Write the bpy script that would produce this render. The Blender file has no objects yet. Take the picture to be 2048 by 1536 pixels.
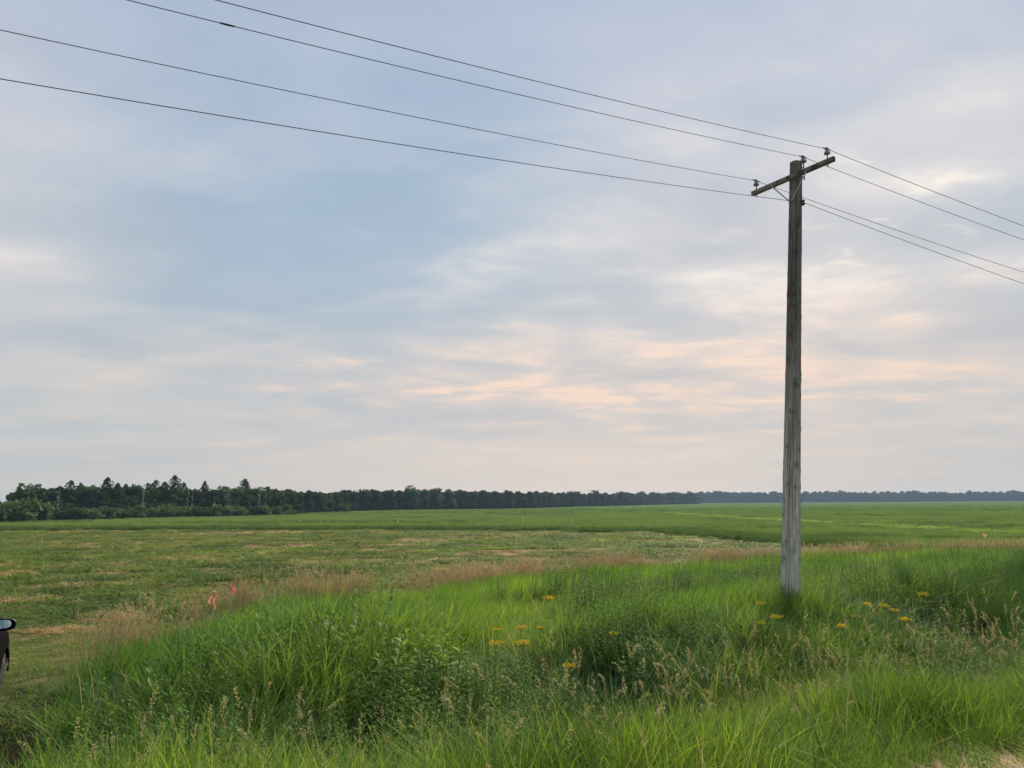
import bpy, bmesh, math, random
import numpy as np
from mathutils import Vector, Matrix, Euler

rng = np.random.default_rng(7)
random.seed(7)
R = math.radians
scene = bpy.context.scene
COL = scene.collection

# ------------------------------------------------------------------ camera
EYE = 3.3
PITCH = math.atan(237 / 1550)
ROLL = 0.0063
cam = bpy.data.cameras.new('camera')
cam_ob = bpy.data.objects.new('camera', cam)
COL.objects.link(cam_ob)
cam.sensor_width = 36
cam.lens = 36 * 1550 / 2048
cam.clip_start = 0.05
cam.clip_end = 9000
cam_ob.matrix_world = (Matrix.Translation((0, 0, EYE)) @ Matrix.Rotation(math.pi / 2 + PITCH, 4, 'X')
                       @ Matrix.Rotation(-ROLL, 4, 'Z'))
scene.camera = cam_ob
scene.render.resolution_x = 1024
scene.render.resolution_y = 768

# ------------------------------------------------------------------ sky, sun, exposure
SUN_AZ, SUN_EL = R(24), R(38)
world = bpy.data.worlds.new('World')
scene.world = world
world.use_nodes = True
NT = world.node_tree
NT.nodes.clear()


class G:
    """small helper to write node graphs"""
    def __init__(s, nt):
        s.nt = nt

    def n(s, kind, **kw):
        nd = s.nt.nodes.new(kind)
        for k, v in kw.items():
            if k.startswith('i_'):
                key = k[2:]
                nd.inputs[int(key) if key.isdigit() else key].default_value = v
            else:
                setattr(nd, k, v)
        return nd

    def l(s, a, b):
        s.nt.links.new(a, b)

    def put(s, sock, v):
        if isinstance(v, (int, float, tuple)):
            sock.default_value = v
        else:
            s.l(v, sock)

    def m(s, op, a, b=0.0, c=None, clamp=False):
        nd = s.n('ShaderNodeMath', operation=op, use_clamp=clamp)
        s.put(nd.inputs[0], a)
        s.put(nd.inputs[1], b)
        if c is not None:
            s.put(nd.inputs[2], c)
        return nd.outputs[0]

    def vm(s, op, a, b=(0, 0, 0), out=0):
        nd = s.n('ShaderNodeVectorMath', operation=op)
        s.put(nd.inputs[0], a)
        s.put(nd.inputs[1], b)
        return nd.outputs[out]

    def mix(s, f, a, b, kind='MIX'):
        nd = s.n('ShaderNodeMix', data_type='RGBA', blend_type=kind)
        s.put(nd.inputs[0], f)
        for k, v in ((6, a), (7, b)):
            if isinstance(v, tuple):
                nd.inputs[k].default_value = tuple(v) + ((1,) if len(v) == 3 else ())
            else:
                s.l(v, nd.inputs[k])
        return nd.outputs[2]

    def noise(s, vec, scale, detail=4, rough=.5, dist=0.0, w=None):
        nd = s.n('ShaderNodeTexNoise')
        if w is not None:
            nd.noise_dimensions = '4D'
            nd.inputs['W'].default_value = w
        if vec is not None:
            s.l(vec, nd.inputs['Vector'])
        nd.inputs['Scale'].default_value = scale
        nd.inputs['Detail'].default_value = detail
        nd.inputs['Roughness'].default_value = rough
        nd.inputs['Distortion'].default_value = dist
        return nd.outputs[0]

    def ramp(s, f, stops, interp='LINEAR'):
        nd = s.n('ShaderNodeValToRGB')
        cr = nd.color_ramp
        cr.interpolation = interp
        while len(cr.elements) < len(stops):
            cr.elements.new(.5)
        for e, (p, c) in zip(cr.elements, stops):
            e.position = p
            e.color = (c, c, c, 1) if isinstance(c, (int, float)) else tuple(c) + (1,)
        s.l(f, nd.inputs[0])
        return nd.outputs[0]

    def smooth(s, x, a, b):
        nd = s.n('ShaderNodeMapRange', interpolation_type='SMOOTHSTEP')
        s.put(nd.inputs[0], x)
        nd.inputs[1].default_value = a
        nd.inputs[2].default_value = b
        return nd.outputs[0]


g = G(NT)
sky = g.n('ShaderNodeTexSky', sky_type='NISHITA', sun_disc=False)
sky.sun_elevation = SUN_EL
sky.sun_rotation = SUN_AZ
sky.dust_density = 2.5
sky.air_density = 1.2
geo = g.n('ShaderNodeNewGeometry')
d = g.vm('SCALE', geo.outputs['Incoming'])
d.node.inputs['Scale'].default_value = -1
sep = g.n('ShaderNodeSeparateXYZ')
g.l(d, sep.inputs[0])
dx, dy, dz = sep.outputs
zc = g.m('MAXIMUM', dz, 0.0)
den = g.m('ADD', zc, 0.10)
cmb = g.n('ShaderNodeCombineXYZ')
g.l(g.m('DIVIDE', dx, den), cmb.inputs[0])
g.l(g.m('DIVIDE', dy, den), cmb.inputs[1])
P = cmb.outputs[0]                       # a point on the cloud sheet overhead
wr = g.n('ShaderNodeMapping')
wr.inputs['Rotation'].default_value = (0, 0, R(-18))
wr.inputs['Scale'].default_value = (0.9, 1.25, 1)
wr.inputs['Location'].default_value = (3.1, 1.7, 0)
g.l(P, wr.inputs[0])
Pm = wr.outputs[0]
az = g.m('ARCTAN2', dx, dy)
n1 = g.noise(Pm, .50, 6, .48, .25)
n2 = g.noise(Pm, 1.45, 7, .52, .35)
n3 = g.noise(Pm, 4.6, 6, .55, .3)


def spot(azd, eld, wa, we):
    """soft place in the sky by compass bearing and height above the horizon (degrees)"""
    a = g.m('DIVIDE', g.m('SUBTRACT', az, R(azd)), R(wa))
    e = g.m('DIVIDE', g.m('SUBTRACT', g.m('ARCSINE', dz), R(eld)), R(we))
    r2 = g.m('ADD', g.m('MULTIPLY', a, a), g.m('MULTIPLY', e, e))
    return g.m('POWER', 2.718, g.m('MULTIPLY', r2, -1.0))


def S(v):
    return tuple(((c / 255) / 12.92 if c / 255 < .04045 else ((c / 255 + .055) / 1.055) ** 2.4) * 10 for c in v)


# thin overcast: blue gaps, grey-lavender veil, pale lit edges
fog = g.m('POWER', 2.718, g.m('MULTIPLY', zc, -9.0))
blue = g.mix(g.smooth(zc, .05, .65), S((157, 177, 192)), S((140, 165, 194)))
blue = g.mix(.012, blue, sky.outputs[0])
veil = g.mix(g.smooth(zc, .1, .6), S((198, 197, 196)), S((181, 188, 204)))
lit = g.mix(g.smooth(zc, .14, .30), S((236, 210, 192)), S((224, 219, 215)))
cov = g.m('MULTIPLY_ADD', n1, 2.3, -.70)
cov = g.m('ADD', cov, g.m('MULTIPLY', spot(-13, 17, 14, 8), -.95))
cov = g.m('ADD', cov, g.m('MULTIPLY', spot(-4, 26, 10, 6), -.45))
cov = g.m('ADD', cov, g.m('MULTIPLY', spot(12, 17, 24, 8), .55))
cov = g.m('ADD', cov, g.m('MULTIPLY', spot(-36, 26, 8, 8), .5))
cov = g.m('ADD', cov, g.m('MULTIPLY_ADD', n2, .9, -.45), clamp=True)
c1 = g.mix(cov, blue, veil)
ed = g.m('MULTIPLY', g.smooth(n2, .42, .72), g.smooth(n3, .18, .78))
glow = g.m('ADD', g.m('MULTIPLY', spot(24, 19, 13, 8), 1.3), g.m('MULTIPLY', spot(6, 18, 12, 3.5), .8))
glow = g.m('ADD', glow, g.m('MULTIPLY', spot(12, 9.0, 24, 4.0), 1.6))
glow = g.m('ADD', glow, g.m('MULTIPLY', spot(-33, 15.5, 7, 1.3), 1.0))
glow = g.m('ADD', glow, g.m('MULTIPLY', spot(-14, 11, 12, 2.5), .25))
glow = g.m('ADD', glow, .20)
lf = g.m('MULTIPLY', glow, g.m('MULTIPLY_ADD', ed, 1.05, .20), clamp=True)
c2 = g.mix(lf, c1, lit)
sunny = g.m('MULTIPLY', spot(24, 19, 9, 5), g.smooth(n3, .56, .72), clamp=True)
c2 = g.mix(g.m('MULTIPLY', sunny, .8), c2, S((253, 240, 224)))
# dark grey undersides drifting through
und = g.m('MULTIPLY', g.smooth(n2, .52, .30), g.m('MULTIPLY', g.smooth(zc, .05, .16), .38))
c2 = g.mix(und, c2, S((162, 171, 183)))
hz = g.mix(g.m('ADD', spot(6, 2, 26, 13), 0.0, clamp=True), S((184, 182, 178)), S((220, 201, 184)))
c3 = g.mix(g.m('MULTIPLY', fog, .92, clamp=True), c2, hz)
bg = g.n('ShaderNodeBackground')
g.l(c3, bg.inputs[0])
bg.inputs[1].default_value = 0.1
ow = g.n('ShaderNodeOutputWorld')
g.l(bg.outputs[0], ow.inputs[0])

sun = bpy.data.lights.new('sun', 'SUN')
sun.energy = 5.0
sun.angle = R(18)
sun.color = (1.0, .91, .74)
sun_ob = bpy.data.objects.new('sun', sun)
COL.objects.link(sun_ob)
sdir = Vector((math.sin(SUN_AZ) * math.cos(SUN_EL), math.cos(SUN_AZ) * math.cos(SUN_EL), math.sin(SUN_EL)))
sun_ob.rotation_euler = sdir.to_track_quat('Z', 'Y').to_euler()

vs = scene.view_settings
vs.view_transform = 'Standard'
vs.look = 'None'
vs.exposure = 0.22
vs.gamma = 1.0
vs.use_curve_mapping = False
scene.cycles.max_bounces = 8
scene.cycles.diffuse_bounces = 3
scene.cycles.transmission_bounces = 4
scene.cycles.volume_bounces = 0
scene.cycles.transparent_max_bounces = 8


# ------------------------------------------------------------------ helpers
def tag(o, label=None, cat=None, group=None, kind=None):
    if label: o['label'] = label
    if cat: o['category'] = cat
    if group: o['group'] = group
    if kind: o['kind'] = kind
    return o


def empty(name, loc, rz=0.0):
    o = bpy.data.objects.new(name, None)
    COL.objects.link(o)
    o.location = loc
    o.rotation_euler = (0, 0, rz)
    o.empty_display_size = .2
    return o


def mesh_from(name, V, F, mats, midx=None, smooth=False):
    me = bpy.data.meshes.new(name)
    me.from_pydata([tuple(v) for v in V], [], F)
    for m in (mats if isinstance(mats, (list, tuple)) else [mats]):
        me.materials.append(m)
    if midx is not None:
        me.polygons.foreach_set('material_index', np.array(midx, dtype=np.int32))
    if smooth:
        me.polygons.foreach_set('use_smooth', np.ones(len(me.polygons), dtype=bool))
    me.update()
    return me


def link(name, me, parent=None, loc=(0, 0, 0)):
    o = bpy.data.objects.new(name, me)
    COL.objects.link(o)
    o.location = loc
    if parent: o.parent = parent
    return o


class MB:
    """gathers verts/faces of several shapes into one mesh"""
    def __init__(s):
        s.V, s.F, s.M, s.n = [], [], [], 0

    def add(s, V, F, mi=0):
        V = np.asarray(V, float)
        s.V.append(V)
        s.F += [[i + s.n for i in f] for f in F]
        s.M += [mi] * len(F)
        s.n += len(V)

    def mesh(s, name, mats, smooth=False):
        return mesh_from(name, np.concatenate(s.V), s.F, mats, s.M, smooth)

    def build(s, name, mats, parent=None, smooth=False, loc=(0, 0, 0)):
        return link(name, s.mesh(name, mats, smooth), parent, loc)


def tube(pts, rad, k=8, cap=True):
    pts = [Vector(p) for p in pts]
    n = len(pts)
    rad = [rad] * n if isinstance(rad, (int, float)) else rad
    V, F = [], []
    for i, p in enumerate(pts):
        t = (pts[min(i + 1, n - 1)] - pts[max(i - 1, 0)]).normalized()
        a = t.cross(Vector((0, 0, 1)))
        if a.length < .05: a = t.cross(Vector((1, 0, 0)))
        a.normalize()
        b = t.cross(a)
        for j in range(k):
            th = 2 * math.pi * j / k
            V.append(p + (a * math.cos(th) + b * math.sin(th)) * rad[i])
    for i in range(n - 1):
        for j in range(k):
            F.append([i * k + j, i * k + (j + 1) % k, (i + 1) * k + (j + 1) % k, (i + 1) * k + j])
    if cap:
        F.append(list(range(k))[::-1])
        F.append([(n - 1) * k + j for j in range(k)])
    return V, F


def lathe(prof, k=16, M=None):
    V, F = [], []
    for r, z in prof:
        for j in range(k):
            th = 2 * math.pi * j / k
            v = Vector((r * math.cos(th), r * math.sin(th), z))
            V.append(M @ v if M else v)
    n = len(prof)
    for i in range(n - 1):
        for j in range(k):
            F.append([i * k + j, i * k + (j + 1) % k, (i + 1) * k + (j + 1) % k, (i + 1) * k + j])
    F.append(list(range(k))[::-1])
    F.append([(n - 1) * k + j for j in range(k)])
    return V, F


def box(c, sx, sy, sz, M=None, bev=0.0):
    bm = bmesh.new()
    bmesh.ops.create_cube(bm, size=1)
    for v in bm.verts:
        v.co = Vector((v.co.x * sx, v.co.y * sy, v.co.z * sz))
    if bev:
        bmesh.ops.bevel(bm, geom=bm.edges[:], offset=bev, segments=2, affect='EDGES', profile=.6)
    V = []
    for v in bm.verts:
        p = v.co + Vector(c)
        V.append(M @ p if M else p)
    F = [[v.index for v in f.verts] for f in bm.faces]
    bm.free()
    return V, F


# ---- view geometry of the photograph, used to find where things stand
CP, SP, CR, SR = math.cos(PITCH), math.sin(PITCH), math.cos(ROLL), math.sin(ROLL)


def at(px, py, Y):
    """point on the sight line of photo pixel (px, py) whose distance ahead is Y"""
    X, Z = px - 1024, py - 768
    xr = X * CR - Z * SR
    yr = X * SR + Z * CR
    v = Vector((xr / 1550, CP + yr / 1550 * SP, SP - yr / 1550 * CP))
    return Vector((0, 0, EYE)) + v * (Y / v.y)


TD = np.array([math.sin(R(60)), math.cos(R(60))])      # along the road and the wires
ND = np.array([-TD[1], TD[0]])                         # from the road out into the field


def sstep(x, a, b):
    t = np.clip((x - a) / (b - a), 0, 1)
    return t * t * (3 - 2 * t)


def vnoise(x, y, s, seed=0):
    """smooth value noise"""
    x = np.asarray(x, float) / s
    y = np.asarray(y, float) / s
    xi, yi = np.floor(x), np.floor(y)
    xf, yf = x - xi, y - yi
    xf, yf = xf * xf * (3 - 2 * xf), yf * yf * (3 - 2 * yf)

    def h(a, b):
        v = np.sin(a * 127.1 + b * 311.7 + seed * 74.7) * 43758.5453
        return v - np.floor(v)
    return ((h(xi, yi) * (1 - xf) + h(xi + 1, yi) * xf) * (1 - yf) +
            (h(xi, yi + 1) * (1 - xf) + h(xi + 1, yi + 1) * xf) * yf)


def W_(x, y): return x * ND[0] + y * ND[1]
def S_(x, y): return x * TD[0] + y * TD[1]


def approach_edge(y):
    """x of the edge between the ditch growth and the mown field entrance"""
    return np.interp(y, [0, 6, 8, 10, 12.6, 19.3, 23], [-2.7, -3.6, -4.6, -5.6, -6.5, -6.6, -8.0])


def belt(s):
    """distance from the road of the tan belt that ends the uncut growth"""
    return np.interp(s, [-30, -2, 5, 10, 15, 29, 34, 39, 60], [21, 21, 21.6, 22.6, 23.6, 23.6, 21.8, 19.2, 18.0])


PW = [-400, -8, -6.3, -4, 2.8, 3.6, 5.0, 7.6, 10.4, 13, 19, 24, 28]
PH = [0, 0, 1.6, 1.65, 1.65, 1.46, 1.02, -.05, .88, .80, .52, .30, 0]


def ground(x, y):
    x = np.asarray(x, float)
    y = np.asarray(y, float)
    w = W_(x, y)
    h = np.interp(w, PW, PH)
    ha = np.interp(w, [-6.3, -4, 2.8, 6, 11, 15, 20], [1.6, 1.65, 1.65, 1.05, .25, .14, 0])
    k = sstep(approach_edge(y) + .3 - x, -4.2, 1.0) * (1 - sstep(w, 9, 12)) + sstep(approach_edge(y) - .2 - x, -.8, 1.6) * sstep(w, 9, 12)
    h = h * (1 - k) + ha * k
    near = np.exp(-np.maximum(w, 0) / 60)
    und = (vnoise(x, y, 4.0, 1) - .5) * .16 + (vnoise(x, y, 1.1, 2) - .5) * .06
    und = und * sstep(w, 3, 6) * np.clip(near + .2, 0, 1)
    return h + und


def gz(x, y): return float(ground(x, y))


def place_top(px, py, h, wmin=7.0):
    """ground point of a plant of height h whose top shows at photo pixel (px, py)"""
    lo = 3.0
    best = None
    for Y in np.arange(4.0, 60, .1):
        p = at(px, py, Y)
        if W_(p.x, p.y) > wmin and p.z <= gz(p.x, p.y) + h:
            best = p
            break
    if best is None: best = p
    return Vector((best.x, best.y, gz(best.x, best.y)))


def in_view(x, y, margin=8.0, near=1.0):
    a = np.degrees(np.arctan2(x, y))
    return (np.abs(a) < 33.5 + margin) & (y > near)


def crop_mask(x, y):
    """True where the tall crop stands (beyond the mown part of the field)"""
    x = np.asarray(x, float); y = np.asarray(y, float)
    w = W_(x, y)
    wob = (vnoise(x, y, 9, 5) - .5) * 4
    yf = np.interp(x, [-200, -70, -34, 15, 22], [116, 106, 101, 86, 60]) + wob
    xe = np.interp(y, [0, 41, 56, 86], [23.5, 22.3, 21, 15]) + wob * .35
    return (w > belt(S_(x, y)) + 1.5) & ((y > yf) | (x > xe))


# ------------------------------------------------------------------ materials
def mat(name):
    m = bpy.data.materials.new(name)
    m.use_nodes = True
    m.node_tree.nodes.clear()
    return m, G(m.node_tree)


def out(gg, sh, disp=None):
    o = gg.n('ShaderNodeOutputMaterial')
    gg.l(sh, o.inputs[0])


def simple(name, col, rough=.6, metal=0.0, var=.15, scale=20, bump=.0, coat=0.0, spec=.5):
    m, gg = mat(name)
    tc = gg.n('ShaderNodeTexCoord')
    n = gg.noise(tc.outputs['Object'], scale, 4)
    f = gg.m('MULTIPLY_ADD', n, 2 * var, 1 - var)
    c = gg.mix(1.0, col, (1, 1, 1), 'MULTIPLY')
    cc = gg.vm('SCALE', c)
    gg.l(f, cc.node.inputs['Scale'])
    b = gg.n('ShaderNodeBsdfPrincipled')
    gg.l(cc, b.inputs['Base Color'])
    b.inputs['Roughness'].default_value = rough
    b.inputs['Metallic'].default_value = metal
    b.inputs['Coat Weight'].default_value = coat
    b.inputs['Specular IOR Level'].default_value = spec
    if bump:
        bp = gg.n('ShaderNodeBump')
        bp.inputs['Strength'].default_value = bump
        bp.inputs['Distance'].default_value = .01
        gg.l(n, bp.inputs['Height'])
        gg.l(bp.outputs[0], b.inputs['Normal'])
    out(gg, b.outputs[0])
    return m


def leafy(name, cols, patch=3.0, trans=.45, rough=.62, spec=.14, seed=0.0, isl=.7):
    """plant tissue: colour differs from plant to plant and from patch to patch; light passes through"""
    m, gg = mat(name)
    ge = gg.n('ShaderNodeNewGeometry')
    oi = gg.n('ShaderNodeObjectInfo')
    big = gg.noise(ge.outputs['Position'], 1.0 / patch, 3, .55, w=seed)
    f = gg.m('ADD', gg.m('MULTIPLY', gg.m('SUBTRACT', big, .5), 2.4), gg.m('MULTIPLY', oi.outputs['Random'], .4))
    f = gg.m('ADD', f, gg.m('MULTIPLY', ge.outputs['Random Per Island'], isl))
    f = gg.m('ADD', f, .22 - .5 * isl + .05, clamp=True)
    st = [(i / (len(cols) - 1), c) for i, c in enumerate(cols)]
    c = gg.ramp(f, st)
    df = gg.n('ShaderNodeBsdfPrincipled')
    gg.l(c, df.inputs['Base Color'])
    df.inputs['Roughness'].default_value = rough
    df.inputs['Specular IOR Level'].default_value = spec
    tr = gg.n('ShaderNodeBsdfTranslucent')
    tc = gg.mix(1.0, c, (1.2, 1.1, .7), 'MULTIPLY')
    gg.l(tc, tr.inputs[0])
    mx = gg.n('ShaderNodeMixShader')
    mx.inputs[0].default_value = trans
    gg.l(df.outputs[0], mx.inputs[1])
    gg.l(tr.outputs[0], mx.inputs[2])
    out(gg, mx.outputs[0])
    return m


M = {}
M['grass_bright'] = leafy('grass_bright', [(.075, .155, .026), (.175, .29, .036), (.30, .40, .052)], 2.2, .5, seed=1)
M['grass_mid'] = leafy('grass_mid', [(.055, .120, .028), (.125, .230, .040), (.235, .34, .062)], 2.5, .45, seed=2)
M['grass_blue'] = leafy('grass_blue', [(.050, .11, .045), (.10, .20, .072), (.17, .27, .10)], 2.5, .4, seed=3)
M['grass_back'] = leafy('grass_back', [(.060, .15, .028), (.130, .26, .036), (.24, .37, .050)], 3.5, .5, seed=4)
M['rush'] = leafy('rush', [(.040, .095, .032), (.075, .155, .045)], 2.0, .35, seed=5)
M['weed'] = leafy('weed', [(.055, .125, .028), (.115, .220, .038), (.21, .32, .056)], 1.5, .4, seed=6)
M['milk'] = leafy('milk', [(.11, .21, .042), (.24, .36, .075)], .6, .4, seed=7)
M['broadleaf'] = leafy('broadleaf', [(.07, .15, .032), (.13, .25, .045), (.20, .33, .06)], 1.0, .4, seed=25)
M['seed'] = leafy('seed', [(.34, .28, .12), (.46, .39, .19), (.56, .48, .27)], 2.0, .3, seed=8)
M['seed_pink'] = leafy('seed_pink', [(.34, .25, .14), (.46, .34, .20), (.55, .42, .26)], 4.0, .35, seed=9)
M['stalk'] = leafy('stalk', [(.16, .20, .06), (.30, .27, .10)], 1.0, .3, seed=10)
M['dead'] = leafy('dead', [(.34, .23, .10), (.50, .35, .16), (.62, .46, .24)], 1.5, .25, seed=11)
M['mown'] = leafy('mown', [(.078, .118, .032), (.112, .185, .038), (.165, .235, .046), (.25, .26, .08)], 5.0, .4, seed=12)
M['yweed'] = leafy('yweed', [(.17, .30, .03), (.28, .40, .035)], 3.0, .4, seed=13)
M['crop'] = leafy('crop', [(.115, .20, .052), (.155, .25, .062), (.20, .30, .072)], 14.0, .4, seed=14)
M['crop_dark'] = leafy('crop_dark', [(.060, .120, .032), (.115, .195, .045)], 3.0, .4, seed=15)
M['yellow'] = leafy('yellow', [(.50, .37, .02), (.74, .56, .035)], .5, .3, seed=16)
M['leaf_dark'] = leafy('leaf_dark', [(.027, .050, .023), (.042, .074, .031), (.064, .104, .041)], 6.0, .25, spec=.02, seed=17)
M['leaf_mid'] = leafy('leaf_mid', [(.040, .080, .032), (.068, .124, .044), (.094, .158, .056)], 5.0, .3, spec=.02, seed=18)
M['leaf_pale'] = leafy('leaf_pale', [(.06, .11, .045), (.10, .16, .06), (.15, .19, .08)], 4.0, .3, spec=.02, seed=19)
M['leaf_far'] = leafy('leaf_far', [(.02, .045, .022), (.045, .085, .035)], 22.0, .2, spec=.02, seed=20)
M['bark'] = simple('bark', (.10, .085, .07), .9, scale=3, var=.4)
M['bark_pale'] = simple('bark_pale', (.42, .40, .36), .85, scale=2, var=.35)
M['metal'] = simple('galvanised', (.30, .31, .32), .55, .7, .2, 30)
M['iron'] = simple('dark_iron', (.045, .045, .05), .6, .6, .2, 30)
M['porcelain'] = simple('porcelain', (.17, .18, .195), .35, 0, .1, 8, coat=.2)
M['wire'] = simple('wire', (.05, .052, .058), .6, .5, .1, 3)
M['stake'] = simple('stake_wood', (.45, .38, .27), .85, 0, .25, 25, .4)
M['ribbon'] = leafy('ribbon', [(.80, .30, .24), (.82, .36, .28)], .3, .25, seed=21)
M['ribbon_far'] = leafy('ribbon_far', [(.62, .36, .22), (.66, .42, .28)], .3, .35, seed=22)
M['pale_stake'] = simple('pale_stake_wood', (.62, .52, .38), .85, 0, .2, 10)


def ground_material():
    m, gg = mat('ground_soil')
    ge = gg.n('ShaderNodeNewGeometry')
    P = ge.outputs['Position']
    mp = gg.n('ShaderNodeMapping')
    mp.inputs['Rotation'].default_value = (0, 0, R(-8))
    mp.inputs['Scale'].default_value = (.32, 1, 1)
    gg.l(P, mp.inputs[0])
    a = gg.noise(mp.outputs[0], .22, 5, .6, .3)
    b = gg.noise(P, 1.6, 6, .65)
    c = gg.noise(P, 14, 5, .7)
    green = gg.mix(b, (.075, .10, .026), (.13, .18, .04))
    brown = gg.mix(c, (.13, .085, .05), (.30, .22, .13))
    f = gg.m('ADD', gg.m('MULTIPLY', a, .62), gg.m('MULTIPLY', b, .38))
    k = gg.ramp(f, [(.41, 0.0), (.53, 1.0)])
    col = gg.mix(k, green, brown)
    col = gg.mix(gg.ramp(c, [(.36, .55), (.5, 0.0)]), col, (.03, .03, .014))
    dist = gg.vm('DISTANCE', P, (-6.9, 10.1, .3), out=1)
    car_shade = gg.m('SUBTRACT', 1.0, gg.smooth(gg.m('ADD', dist, gg.m('MULTIPLY', gg.m('SUBTRACT', b, .5), 2.0)), 2.0, 3.4))
    col = gg.mix(car_shade, col, (.035, .028, .016))  # shade beside the parked car, painted into the ground as dark soil colour
    bs = gg.n('ShaderNodeBsdfDiffuse')
    gg.l(col, bs.inputs['Color'])
    bp = gg.n('ShaderNodeBump')
    bp.inputs['Strength'].default_value = .9
    bp.inputs['Distance'].default_value = .12
    gg.l(gg.m('ADD', b, gg.m('MULTIPLY', c, .5)), bp.inputs['Height'])
    gg.l(bp.outputs[0], bs.inputs['Normal'])
    out(gg, bs.outputs[0])
    return m


def crop_material():
    m, gg = mat('crop_canopy')
    ge = gg.n('ShaderNodeNewGeometry')
    P = ge.outputs['Position']
    mp = gg.n('ShaderNodeMapping')
    mp.inputs['Rotation'].default_value = (0, 0, R(-6))
    mp.inputs['Scale'].default_value = (.25, 1, 1)
    gg.l(P, mp.inputs[0])
    a = gg.noise(mp.outputs[0], .05, 6, .6, .4)
    b = gg.noise(P, .9, 6, .7)
    c = gg.noise(mp.outputs[0], .30, 5, .6)
    col = gg.ramp(gg.m('ADD', gg.m('MULTIPLY', a, .5), gg.m('MULTIPLY', b, .5)),
                  [(.36, (.066, .108, .032)), (.5, (.084, .136, .038)), (.64, (.104, .158, .043))])
    col = gg.mix(gg.ramp(c, [(.30, .55), (.40, 0.0)]), col, (.04, .10, .028))
    bs = gg.n('ShaderNodeBsdfDiffuse')
    gg.l(col, bs.inputs['Color'])
    bp = gg.n('ShaderNodeBump')
    bp.inputs['Strength'].default_value = .8
    bp.inputs['Distance'].default_value = .4
    gg.l(b, bp.inputs['Height'])
    gg.l(bp.outputs[0], bs.inputs['Normal'])
    out(gg, bs.outputs[0])
    return m


def gravel_material():
    m, gg = mat('gravel')
    ge = gg.n('ShaderNodeNewGeometry')
    P = ge.outputs['Position']
    v = gg.n('ShaderNodeTexVoronoi', i_Scale=55.0)
    gg.l(P, v.inputs['Vector'])
    n = gg.noise(P, 2.5, 5, .6)
    col = gg.mix(v.outputs['Color'], (.30, .26, .21), (.46, .42, .36))
    col = gg.mix(n, col, (.33, .29, .23))
    bs = gg.n('ShaderNodeBsdfPrincipled')
    gg.l(col, bs.inputs['Base Color'])
    bs.inputs['Roughness'].default_value = .95
    bp = gg.n('ShaderNodeBump')
    bp.inputs['Strength'].default_value = .8
    bp.inputs['Distance'].default_value = .02
    gg.l(v.outputs['Distance'], bp.inputs['Height'])
    gg.l(bp.outputs[0], bs.inputs['Normal'])
    out(gg, bs.outputs[0])
    return m


def wood_material(name, lo, hi, z0, z1, dark=.35):
    """weathered utility timber: long grain, dark checks, knots, paler near the ground"""
    m, gg = mat(name)
    tc = gg.n('ShaderNodeTexCoord')
    P = tc.outputs['Object']
    mp = gg.n('ShaderNodeMapping')
    mp.inputs['Scale'].default_value = (1, 1, .05)
    gg.l(P, mp.inputs[0])
    fine = gg.noise(mp.outputs[0], 75, 6, .65)
    mp2 = gg.n('ShaderNodeMapping')
    mp2.inputs['Scale'].default_value = (1, 1, .14)
    gg.l(P, mp2.inputs[0])
    broad = gg.noise(mp2.outputs[0], 9, 4, .6, .5)
    sp = gg.n('ShaderNodeSeparateXYZ')
    gg.l(P, sp.inputs[0])
    up = gg.smooth(gg.m('ADD', sp.outputs[2], gg.m('MULTIPLY', gg.m('SUBTRACT', broad, .5), 2.5)), z0, z1)
    base = gg.mix(up, lo, hi)
    f = gg.m('MULTIPLY_ADD', fine, 1.8, .08)
    f = gg.m('MULTIPLY', f, gg.m('MULTIPLY_ADD', broad, 1.9, .05))
    sc = gg.vm('SCALE', base)
    gg.l(f, sc.node.inputs['Scale'])
    at_ = gg.n('ShaderNodeAttribute', attribute_name='mark')
    col = gg.mix(at_.outputs['Fac'], sc, (.018, .016, .014))
    bs = gg.n('ShaderNodeBsdfPrincipled')
    gg.l(col, bs.inputs['Base Color'])
    bs.inputs['Roughness'].default_value = .9
    bs.inputs['Specular IOR Level'].default_value = .2
    bp = gg.n('ShaderNodeBump')
    bp.inputs['Strength'].default_value = .6
    bp.inputs['Distance'].default_value = .008
    gg.l(fine, bp.inputs['Height'])
    gg.l(bp.outputs[0], bs.inputs['Normal'])
    out(gg, bs.outputs[0])
    return m


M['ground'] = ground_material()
M['canopy'] = crop_material()
M['gravel'] = gravel_material()
M['pole'] = wood_material('pole_wood', (.50, .46, .40), (.14, .13, .115), 1.5, 7.0)
M['arm'] = wood_material('crossarm_wood', (.17, .155, .135), (.17, .155, .135), 0, 1)
M['arm_dark'] = simple('crossarm_end_grain', (.035, .03, .028), .9, scale=40, var=.3)

# ------------------------------------------------------------------ ground, road, crop canopy


def graded(lim_neg, lim_pos, step0, growth, fine=20):
    """grid lines: even near the camera, widening with distance"""
    def side(lim):
        a, s = [0.0], step0
        while a[-1] < lim:
            if a[-1] > fine: s *= growth
            a.append(min(a[-1] + s, lim))
        return a
    p, n = side(lim_pos), side(-lim_neg)
    return np.array([-v for v in n[:0:-1]] + p)


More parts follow.
